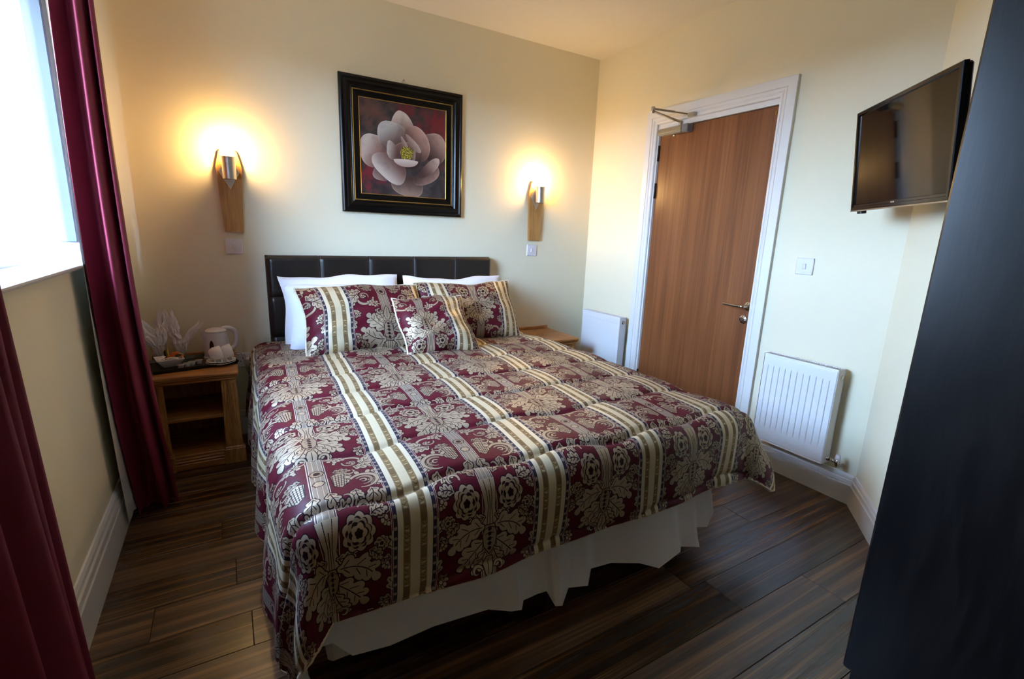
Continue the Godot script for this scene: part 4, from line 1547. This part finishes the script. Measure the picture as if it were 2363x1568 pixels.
# ==================================================================== television
func build_tv() -> void:
	var tv := thing("television", "flat black television on a bracket above the ribbed radiator", "television", Vector3(2.464, 1.61, 2.292))
	var e := Vector3(-0.669, 0, 0.743)   # towards the wardrobe
	var n := Vector3(-0.743, 0, -0.669)  # out of the screen
	var b := basis_from(e, Vector3.UP)
	if b.z.dot(n) < 0: b = basis_from(-e, Vector3.UP)
	tv.basis = b * Basis(Vector3(1, 0, 0), 0.105)
	var hw := 0.319
	var hh := 0.200
	part("housing", box_mesh(Vector3(-hw + 0.002, -hh + 0.002, -0.024), Vector3(hw - 0.002, hh - 0.002, -0.002), 0.006), M.black_satin, tv)
	var st := begin()
	var pts := [Vector3(-hw, -hh, -0.004), Vector3(hw, -hh, -0.004), Vector3(hw, hh, -0.004), Vector3(-hw, hh, -0.004)]
	var mit := [Vector3(1, 1, 0), Vector3(-1, 1, 0), Vector3(-1, -1, 0), Vector3(1, -1, 0)]
	moulding(st, pts, mit, Vector3(0, 0, 1), [Vector2(0, -0.004), Vector2(0, 0.010), Vector2(0.003, 0.013), Vector2(0.014, 0.013), Vector2(0.017, 0.006), Vector2(0.017, 0.0)], true)
	part("bezel", done(st), M.black_gloss, tv)
	part("chin", box_mesh(Vector3(-hw + 0.012, -hh + 0.012, -0.003), Vector3(hw - 0.012, -hh + 0.026, 0.006), 0.002), M.black_gloss, tv)
	part("lower_trim", box_mesh(Vector3(-hw + 0.002, -hh - 0.003, -0.012), Vector3(hw - 0.002, -hh + 0.002, 0.011), 0.001), M.steel, tv)
	part("screen", box_mesh(Vector3(-hw + 0.016, -hh + 0.024, -0.004), Vector3(hw - 0.016, hh - 0.016, 0.002), 0.0005), M.screen, tv)
	part("maker_badge", box_mesh(Vector3(-0.012, -hh + 0.016, 0.005), Vector3(0.012, -hh + 0.021, 0.0068), 0.0005), M.steel, tv)
	part("sensor", box_mesh(Vector3(-hw + 0.02, -hh - 0.014, -0.03), Vector3(-hw + 0.055, -hh + 0.001, -0.008), 0.002), M.black_satin, tv)
	part("rear_cover", box_mesh(Vector3(-0.2, -0.15, -0.058), Vector3(0.2, 0.10, -0.022), 0.015), M.black_satin, tv)
	# bracket back to the slanting wall
	var br := thing("television_bracket", "black metal arm holding the television to the slanting wall", "bracket", Vector3(2.60, 1.60, 2.42))
	st = begin()
	var wall_n := Vector3(-0.625, 0, -0.781)
	var wb := basis_from(Vector3(-0.781, 0, 0.625), Vector3.UP)
	var foot := Vector3(XR, 1.60, 2.203) + Vector3(-0.781, 0, 0.625) * 0.36
	bbox(st, Vector3(-0.05, -0.09, -0.006), Vector3(0.05, 0.09, 0.006), 0.002, Transform3D(wb, foot + wall_n * 0.006 - br.position))
	part("wall_plate", done(st), M.black_satin, br)
	var back := tv.position - n * 0.062
	st = begin()
	tube(st, [foot + wall_n * 0.010 - br.position, foot.lerp(back, 0.5) + Vector3(0, 0, 0.0) - br.position, back - br.position], 0.014, 10)
	part("arm", done(st), M.black_satin, br)
	st = begin()
	bbox(st, Vector3(-0.06, -0.06, -0.004), Vector3(0.06, 0.06, 0.0), 0.001, Transform3D(tv.basis, tv.position + tv.basis * Vector3(0, -0.0, -0.058) - br.position))
	part("mount_plate", done(st), M.black_satin, br)


# ==================================================================== picture
func build_picture() -> void:
	var p := thing("picture", "framed painting of a pale magnolia hanging over the headboard", "picture", Vector3(1.353, 1.752, 0.004))
	var hw := 0.397
	var hh := 0.3947
	var rect := func(d: float, z: float) -> Array: return [Vector3(-hw + d, -hh + d, z), Vector3(hw - d, -hh + d, z), Vector3(hw - d, hh - d, z), Vector3(-hw + d, hh - d, z)]
	var mit := [Vector3(1, 1, 0), Vector3(-1, 1, 0), Vector3(-1, -1, 0), Vector3(1, -1, 0)]
	var n := Vector3(0, 0, 1)
	part("backing", box_mesh(Vector3(-hw + 0.01, -hh + 0.01, 0), Vector3(hw - 0.01, hh - 0.01, 0.006), 0.001), M.cavity, p)
	var st := begin()
	moulding(st, rect.call(0.0, 0.0), mit, n, [Vector2(0, 0), Vector2(0, 0.022), Vector2(0.003, 0.026), Vector2(0.010, 0.030), Vector2(0.018, 0.031), Vector2(0.022, 0.028), Vector2(0.026, 0.028), Vector2(0.032, 0.033), Vector2(0.042, 0.035), Vector2(0.052, 0.033), Vector2(0.060, 0.026), Vector2(0.064, 0.026), Vector2(0.068, 0.028), Vector2(0.074, 0.024)], true)
	part("outer_frame", done(st), M.frame_black, p)
	st = begin()
	moulding(st, rect.call(0.074, 0.0), mit, n, [Vector2(0, 0.02), Vector2(0, 0.024), Vector2(0.002, 0.026), Vector2(0.005, 0.025), Vector2(0.006, 0.02)], true)
	part("gilt_line", done(st), M.gold, p)
	st = begin()
	moulding(st, rect.call(0.080, 0.0), mit, n, [Vector2(0, 0.02), Vector2(0.002, 0.021), Vector2(0.034, 0.015), Vector2(0.035, 0.006)], true)
	part("inner_frame", done(st), M.frame_black, p)
	st = begin()
	moulding(st, rect.call(0.113, 0.0), mit, n, [Vector2(0, 0.010), Vector2(0, 0.016), Vector2(0.002, 0.018), Vector2(0.0045, 0.016), Vector2(0.005, 0.006)], true)
	part("gilt_slip", done(st), M.gold, p)
	st = begin(true)
	var a := hw - 0.117
	var b := hh - 0.117
	var f := func(u: float, v: float) -> Vector3: return Vector3(lerpf(-a, a, u), lerpf(b, -b, v), 0.011)
	sheet(st, 2, 2, f, plain_uv)
	var cv := part("canvas", done(st), M.painting, p)
	tag(cv, "painted white magnolia on a dark red ground")
	# the nail and the wire it hangs by
	var wire := part("hanging_wire", tube_mesh([Vector3(-0.035, hh - 0.012, 0.004), Vector3(0.0, hh + 0.022, 0.006), Vector3(0.035, hh - 0.012, 0.004)], 0.001, 6), M.steel, p)
	wire.position = Vector3.ZERO
	var nail := thing("picture_nail", "small steel nail in the wall above the picture", "nail", Vector3(1.353, 2.169, 0.0))
	var out := Transform3D(Basis(Vector3(1, 0, 0), Vector3(0, 0, 1), Vector3(0, -1, 0)), Vector3.ZERO)
	part("shank", lathe_mesh([Vector2(0, -0.01), Vector2(0.0022, -0.01), Vector2(0.0022, 0.014)], 10, out), M.steel, nail)
	part("nail_head", lathe_mesh([Vector2(0, 0.014), Vector2(0.006, 0.014), Vector2(0.006, 0.016), Vector2(0, 0.017)], 14, out), M.steel, nail)


# ==================================================================== wall lamps
func build_wall_lamps() -> void:
	wall_lamp("oak wall lamp with a steel cup beside the window curtain", 0.362)
	wall_lamp("oak wall lamp with a steel cup on the door side of the picture", 2.368)


func wall_lamp(label: String, x: float) -> void:
	var l := thing("wall_lamp", label, "lamp", Vector3(x, 1.45, 0))
	var st := begin()
	var poly := PackedVector2Array([Vector2(-0.046, -0.238), Vector2(0.046, -0.238), Vector2(0.062, 0.110), Vector2(0.044, 0.186), Vector2(0.034, 0.200), Vector2(-0.034, 0.200), Vector2(-0.044, 0.186), Vector2(-0.062, 0.110)])
	prism(st, poly, Transform3D.IDENTITY, 0.0, 0.024)
	part("back_board", done(st), M.oak_lamp, l)
	st = begin()
	prism(st, PackedVector2Array([Vector2(0, -0.010), Vector2(0.050, 0.084), Vector2(0, 0.170), Vector2(-0.050, 0.084)]), Transform3D.IDENTITY, 0.026, 0.031, 0.002)
	part("diamond_plate", done(st), M.brushed, l)
	part("stem", tube_mesh([Vector3(0, 0.086, 0.028), Vector3(0, 0.086, 0.052)], 0.008, 12), M.brushed, l)
	var at := Transform3D(Basis.IDENTITY, Vector3(0, 0.040, 0.077))
	part("cup", lathe_mesh([Vector2(0, 0), Vector2(0.031, 0), Vector2(0.033, 0.002), Vector2(0.033, 0.116), Vector2(0.0315, 0.116), Vector2(0.0315, 0.006), Vector2(0, 0.006)], 36, at), M.brushed, l)
	part("lamp_holder", tube_mesh([Vector3(0, 0.046, 0.077), Vector3(0, 0.148, 0.077)], 0.012, 14), M.plastic_white, l)
	var bulb_at := Transform3D(Basis.IDENTITY, Vector3(0, 0.146, 0.077))
	part("light_bulb", lathe_mesh([Vector2(0, 0), Vector2(0.010, 0), Vector2(0.013, 0.010), Vector2(0.019, 0.030), Vector2(0.020, 0.044), Vector2(0.016, 0.060), Vector2(0.008, 0.070), Vector2(0, 0.073)], 20, bulb_at), M.bulb, l)
	var o := OmniLight3D.new()
	o.name = "glow"
	o.light_color = Color(1.0, 0.82, 0.54)
	o.light_energy = 0.24
	o.omni_range = 8.0
	o.omni_attenuation = 2.0
	o.light_size = 0.018
	o.shadow_enabled = true
	o.position = Vector3(0, 0.192, 0.080)
	l.add_child(o)


# ==================================================================== switches
func build_switches() -> void:
	switch_plate("white light switch under the lamp beside the window curtain", Vector3(0.356, 1.132, 0), Basis.IDENTITY)
	switch_plate("white light switch under the lamp on the door side of the bed", Vector3(2.360, 1.138, 0), Basis.IDENTITY)
	switch_plate("white light switch between the door and the television", Vector3(XR, 1.150, 1.790), Basis(Vector3(0, 1, 0), -PI / 2))
	# double socket half behind the bed
	var s := thing("wall_socket", "white double wall socket behind the bed beside the kettle table", "socket", Vector3(0.388, 0.465, 0))
	part("face_plate", box_mesh(Vector3(-0.073, -0.043, 0), Vector3(0.073, 0.043, 0.009), 0.003), M.plastic_white, s)
	for x in [-0.020, 0.040]:
		part("rocker", box_mesh(Vector3(x - 0.008, 0.018, 0.008), Vector3(x + 0.008, 0.034, 0.013), 0.002), M.plastic_white, s)
	var st := begin()
	for q in [Vector2(-0.04, 0.012), Vector2(-0.051, -0.008), Vector2(-0.029, -0.008)]:
		bbox(st, Vector3(q.x - 0.002, q.y - 0.004, 0.0085), Vector3(q.x + 0.002, q.y + 0.004, 0.0094), 0.0002)
	part("pin_holes", done(st), M.groove, s)


func switch_plate(label: String, at: Vector3, b: Basis) -> void:
	var s := thing("light_switch", label, "switch", at)
	s.basis = b
	part("face_plate", box_mesh(Vector3(-0.044, -0.043, 0), Vector3(0.044, 0.043, 0.009), 0.003), M.plastic_white, s)
	part("surround", box_mesh(Vector3(-0.010, -0.016, 0.008), Vector3(0.010, 0.016, 0.0105), 0.001), M.plastic_white, s)
	var st := begin()
	bbox(st, Vector3(-0.0085, -0.014, 0.0), Vector3(0.0085, 0.014, 0.006), 0.002, Transform3D(Basis(Vector3(1, 0, 0), 0.14), Vector3(0, 0, 0.0082)))
	part("rocker", done(st), M.plastic_white, s)


# ==================================================================== tea things
const TRAY_Y := 0.512


func build_tea_things() -> void:
	var turn := Basis(Vector3.UP, 0.226)
	var tray := thing("tea_tray", "black tray with raised rim on the oak bedside table", "tray", Vector3(0.112, TRAY_Y, 0.190))
	tray.basis = turn
	part("tray_base", box_mesh(Vector3(-0.186, 0.0, -0.122), Vector3(0.186, 0.006, 0.122), 0.002), M.black_satin, tray)
	var pts := [Vector3(-0.190, 0, -0.126), Vector3(0.190, 0, -0.126), Vector3(0.190, 0, 0.126), Vector3(-0.190, 0, 0.126)]
	var mit := [Vector3(1, 0, 1), Vector3(-1, 0, 1), Vector3(-1, 0, -1), Vector3(1, 0, -1)]
	var st := begin()
	moulding(st, pts, mit, Vector3.UP, [Vector2(0.008, 0.0), Vector2(-0.002, 0.016), Vector2(-0.001, 0.019), Vector2(0.003, 0.019), Vector2(0.014, 0.004)], true)
	part("rim", done(st), M.black_satin, tray)
	var y := TRAY_Y + 0.006

	# kettle
	var k := thing("kettle", "white electric kettle at the back of the tea tray", "kettle", Vector3(0.228, y, 0.120))
	k.rotation.y = 0.18
	part("power_base", lathe_mesh([Vector2(0, 0), Vector2(0.066, 0), Vector2(0.068, 0.004), Vector2(0.066, 0.016), Vector2(0.060, 0.019), Vector2(0, 0.019)], 32), M.kettle, k)
	st = begin(true)
	var body := func(u: float, v: float) -> Vector3:
		var a := u * TAU
		var r := lerpf(0.064, 0.051, v) * (1.0 + 0.05 * sin(v * PI))
		var spout := pow(maxf(0.0, -cos(a)), 8.0) * smooth01((v - 0.55) / 0.45) * 0.020
		return Vector3(cos(a) * (r + spout), 0.020 + v * 0.135 + spout * 0.3, sin(a) * r)
	sheet(st, 40, 16, body, plain_uv, true)
	part("body", done(st), M.kettle, k)
	part("lid", lathe_mesh([Vector2(0.052, 0.150), Vector2(0.053, 0.157), Vector2(0.046, 0.164), Vector2(0.026, 0.170), Vector2(0, 0.172)], 32), M.kettle, k)
	var gp := part("water_gauge", lathe_mesh([Vector2(0, 0.0), Vector2(0.010, 0.0), Vector2(0.010, 0.003), Vector2(0.007, 0.005), Vector2(0, 0.0055)], 20), M.gauge, k)
	gp.transform = Transform3D(Basis(Vector3(0, 0.35, 1).normalized(), 0.0), Vector3.ZERO)
	var gd := Vector3(-0.52, 0.12, 0.85).normalized()
	gp.transform = Transform3D(Basis(gd.cross(Vector3.UP).normalized() * 1.15, gd, Vector3(0, 4.6, 0)), Vector3(-0.0325, 0.066, 0.0535))
	tag(gp, "dark oval water gauge")
	var hd := spline([Vector3(0.030, 0.164, 0), Vector3(0.062, 0.166, 0), Vector3(0.092, 0.146, 0), Vector3(0.100, 0.105, 0), Vector3(0.090, 0.062, 0), Vector3(0.062, 0.042, 0)], 6)
	var hst := begin(true)
	tube(hst, hd, 0.0125, 12)
	part("handle", done(hst), M.kettle, k)

	# saucers and cups lying on them
	var sp := Vector3(0.243, y, 0.262)
	for i in 2:
		var s := thing("saucer", ["white china saucer lying on the black tray under another saucer", "white china saucer directly under the two tipped cups"][i], "saucer", sp + Vector3(0.003 * i, 0.0085 * i, -0.002 * i), "saucers on the tray")
		part("dish", lathe_mesh([Vector2(0, 0.001), Vector2(0.034, 0.0), Vector2(0.036, 0.003), Vector2(0.064, 0.011), Vector2(0.070, 0.014), Vector2(0.069, 0.0155), Vector2(0.062, 0.013), Vector2(0.034, 0.0055), Vector2(0, 0.005)], 36), M.china, s)
	for i in 2:
		var c := thing("teacup", ["white china cup lying on its side with its base towards the window curtain", "white china cup tipped on its side next to the bed"][i], "cup", sp + Vector3(-0.052 + 0.050 * i, 0.0525 + 0.004 * i, 0.004 - 0.004 * i), "cups tipped on the saucers")
		# axis lies across the tray, mouth towards the bed
		var ax := Vector3(1.0, 0.20 + 0.06 * i, -0.16).normalized()
		c.basis = basis_from(Vector3(0, 0.3, 1).cross(ax).normalized(), ax)
		part("bowl", lathe_mesh([Vector2(0, 0.002), Vector2(0.020, 0.0), Vector2(0.022, 0.003), Vector2(0.030, 0.010), Vector2(0.0355, 0.024), Vector2(0.037, 0.058), Vector2(0.0362, 0.0595), Vector2(0.0350, 0.058), Vector2(0.0335, 0.026), Vector2(0.028, 0.012), Vector2(0, 0.006)], 32), M.china, c)
		st = begin(true)
		tube(st, spline([Vector3(-0.034, 0.046, 0), Vector3(-0.052, 0.046, 0), Vector3(-0.058, 0.034, 0), Vector3(-0.048, 0.020, 0), Vector3(-0.033, 0.018, 0)], 5), 0.004, 8)
		part("cup_handle", done(st), M.china, c)

	# square bowl of sachets
	var bp := Vector3(0.012, y, 0.205)
	var b := thing("square_bowl", "small square white bowl of sachets on the black tray", "bowl", bp)
	b.rotation.y = 0.22
	st = begin()
	var lv := [[0.030, 0.0], [0.032, 0.002], [0.060, 0.042], [0.0575, 0.0425], [0.029, 0.005]]
	for i in 4:
		var p0: Array = lv[i]
		var p1: Array = lv[i + 1]
		for s in 4:
			var a := TAU * s / 4 + PI / 4
			var e := TAU * (s + 1) / 4 + PI / 4
			var r0: float = p0[0] * sqrt(2.0)
			var r1: float = p1[0] * sqrt(2.0)
			var outward := Vector3(cos((a + e) / 2), -0.3, sin((a + e) / 2)) * (1.0 if i < 2 else -1.0)
			if i == 2: outward = Vector3.UP
			quad(st, Vector3(cos(a) * r0, p0[1], sin(a) * r0), Vector3(cos(e) * r0, p0[1], sin(e) * r0), Vector3(cos(e) * r1, p1[1], sin(e) * r1), Vector3(cos(a) * r1, p1[1], sin(a) * r1), outward)
	bbox(st, Vector3(-0.030, 0.0, -0.030), Vector3(0.030, 0.005, 0.030), 0.001)
	part("bowl_body", done(st), M.china, b)
	var kinds := [
		["orange sachet standing in the square bowl", M.orange, Vector3(0.016, 0.052, -0.004), Vector3(0.4, 0.3, 0.5), 0.060, 0.020],
		["brown and gold biscuit sachet leaning on the bowl rim", M.orange, Vector3(0.040, 0.050, -0.012), Vector3(0.2, -0.4, -0.5), 0.055, 0.022],
		["yellow topped coffee sachet upright in the square bowl", M.yellow, Vector3(0.000, 0.062, -0.030), Vector3(-0.2, 0.1, 1.45), 0.050, 0.020],
		["dark coffee sachet behind the orange one in the square bowl", M.coffee, Vector3(-0.012, 0.056, -0.018), Vector3(-0.15, 0.2, 1.5), 0.052, 0.020],
		["yellow sachet on the bed side of the square bowl", M.yellow, Vector3(0.052, 0.050, -0.026), Vector3(0.1, 0.6, -0.7), 0.040, 0.018],
		["black striped sachet lying across the square bowl", M.coffee, Vector3(0.030, 0.046, 0.012), Vector3(0.1, 0.5, 0.3), 0.055, 0.020],
		["white sugar sachet nearest the curtain in the square bowl", M.sugar, Vector3(-0.034, 0.045, 0.000), Vector3(0.3, 0.9, 0.2), 0.046, 0.018],
		["white sugar sachet at the front of the square bowl", M.sugar, Vector3(-0.008, 0.044, 0.028), Vector3(-0.2, -0.3, 0.1), 0.048, 0.018],
		["white sugar sachet under the orange one in the square bowl", M.sugar, Vector3(0.014, 0.040, 0.022), Vector3(0.2, 0.2, -0.1), 0.048, 0.018],
	]
	for q: Array in kinds:
		var s := thing("sachet", q[0], "sachet", bp + Basis(Vector3.UP, 0.22) * (q[2] as Vector3), "sachets in the square bowl")
		s.rotation = q[3]
		var hl: float = q[4] * 0.5
		var hw: float = q[5] * 0.5
		st = begin(true)
		for sg in [1.0, -1.0]:
			var f := func(u: float, v: float) -> Vector3:
				var aa := u * 2.0 - 1.0
				var bb := v * 2.0 - 1.0
				return Vector3(aa * hl, sg * (0.0006 + 0.0050 * sqrt(maxf(0.0, (1.0 - pow(absf(aa), 4.0)) * (1.0 - bb * bb)))) + 0.002 * sin(aa * 3.0), bb * hw)
			sheet(st, 10, 6, f, plain_uv, sg < 0.0)
		part("packet", done(st), q[1], s)

	# milk portions in a row
	var spots := [Vector3(0.066, y, 0.292), Vector3(0.092, y, 0.270), Vector3(0.112, y, 0.246), Vector3(0.142, y, 0.222)]
	var first: Node3D = null
	for i in 4:
		var m: Node3D
		if i == 0:
			m = thing("milk_pot", "white plastic milk portion with foil lid on the tea tray", "milk portion", spots[0], "milk portions in a row")
			part("pot", lathe_mesh([Vector2(0, 0), Vector2(0.0105, 0), Vector2(0.0115, 0.001), Vector2(0.0145, 0.019), Vector2(0.0175, 0.020), Vector2(0.0175, 0.021), Vector2(0, 0.021)], 20), M.plastic_white, m)
			part("foil_lid", lathe_mesh([Vector2(0.0178, 0.021), Vector2(0.0178, 0.0217), Vector2(0, 0.022)], 20), M.foil, m)
			first = m
		else:
			m = first.duplicate() as Node3D
			m.name = numbered("milk_pot")
			add_child(m)
			m.position = spots[i]
		m.set_meta("label", ["foil-lidded milk portion beside the square bowl, first in the row", "foil-lidded milk portion second in the row from the square bowl", "foil-lidded milk portion second in the row from the saucers", "foil-lidded milk portion beside the saucers, last in the row"][i])

	# tumblers with white paper tucked in them
	var gl := [Vector3(-0.034, y, 0.105), Vector3(0.052, y, 0.098)]
	var gt := ["clear tumbler holding a paper napkin nearest the curtain", "clear tumbler holding a paper napkin nearest the kettle"]
	var nt := ["crumpled white paper napkin fanned out of the tumbler nearest the curtain", "crumpled white paper napkin standing in the tumbler nearest the kettle"]
	for i in 2:
		var g := thing("tumbler", gt[i], "glass", gl[i])
		part("glass_wall", lathe_mesh([Vector2(0, 0), Vector2(0.026, 0), Vector2(0.028, 0.003), Vector2(0.034, 0.098), Vector2(0.0325, 0.098), Vector2(0.0265, 0.006), Vector2(0, 0.006)], 28), M.tumbler, g)
		var nk := thing("paper_napkin", nt[i], "napkin", gl[i] + Vector3(0, 0.010, 0))
		var lobes: Array = [[0.10, 0.24, 0.9, 0.2], [-0.32, 0.22, 1.25, 2.0]] if i == 0 else [[-0.10, 0.225, 0.75, 1.0], [0.42, 0.17, 0.55, 3.1]]
		for lb: Array in lobes:
			part("fold", crumpled(lb[0], lb[1], lb[2], lb[3]), M.tissue, nk)

	# plug and leads
	var pg := thing("plug", "white mains plug in the double socket", "plug", Vector3(0.384, 0.460, 0.0095))
	part("plug_body", box_mesh(Vector3(-0.024, -0.026, 0), Vector3(0.024, 0.022, 0.034), 0.008), M.plastic_white, pg)
	part("strain_relief", tube_mesh([Vector3(-0.004, -0.024, 0.016), Vector3(-0.004, -0.040, 0.016)], 0.005, 10), M.plastic_white, pg)
	var lead := thing("kettle_lead", "pale grey mains lead looping down from the kettle to the plug", "cable", Vector3(0.36, 0.3, 0.06))
	var o := lead.position
	var run := spline([Vector3(0.285, y + 0.010, 0.100), Vector3(0.318, 0.536, 0.100), Vector3(0.340, 0.534, 0.108), Vector3(0.352, 0.500, 0.100), Vector3(0.362, 0.430, 0.080), Vector3(0.376, 0.370, 0.055), Vector3(0.374, 0.320, 0.045), Vector3(0.372, 0.268, 0.040), Vector3(0.380, 0.262, 0.036), Vector3(0.384, 0.300, 0.032), Vector3(0.382, 0.360, 0.030), Vector3(0.380, 0.425, 0.026)], 8)
	var rel := []
	for q: Vector3 in run: rel.append(q - o)
	part("lead", tube_mesh(rel, 0.0034, 8), M.cable, lead)


# a twist of thin paper: narrow at the foot, creased and torn open at the top
func crumpled(lean: float, tall: float, wide: float, seed_: float) -> ArrayMesh:
	var n := FastNoiseLite.new()
	n.seed = int(seed_ * 10.0) + 3
	n.frequency = 1.0
	n.fractal_octaves = 2
	var st := begin()
	var f := func(u: float, v: float) -> Vector3:
		var a := u * TAU * 0.97
		var ca := cos(a)
		var sa := sin(a)
		var r := 0.007 + 0.030 * wide * pow(v, 0.8) * (1.0 - 0.45 * smooth01((v - 0.55) / 0.45))
		r *= 1.0 + 0.9 * n.get_noise_3d(ca * 1.3, sa * 1.3, v * 4.0) + 0.35 * n.get_noise_3d(ca * 4.0, sa * 4.0, v * 9.0)
		if v < 0.42: r = clampf(r, 0.004, 0.022)
		var rag := 1.0 + 0.42 * n.get_noise_3d(ca * 1.6 + 5.0, sa * 1.6, 2.0) * smooth01((v - 0.4) / 0.6)
		var y := tall * v * rag
		return Vector3(ca * r + lean * y * (0.3 + v) + 0.010 * n.get_noise_2d(v * 5.0, seed_), y, sa * r * 0.75)
	sheet(st, 26, 16, f, plain_uv, true)
	return done(st)
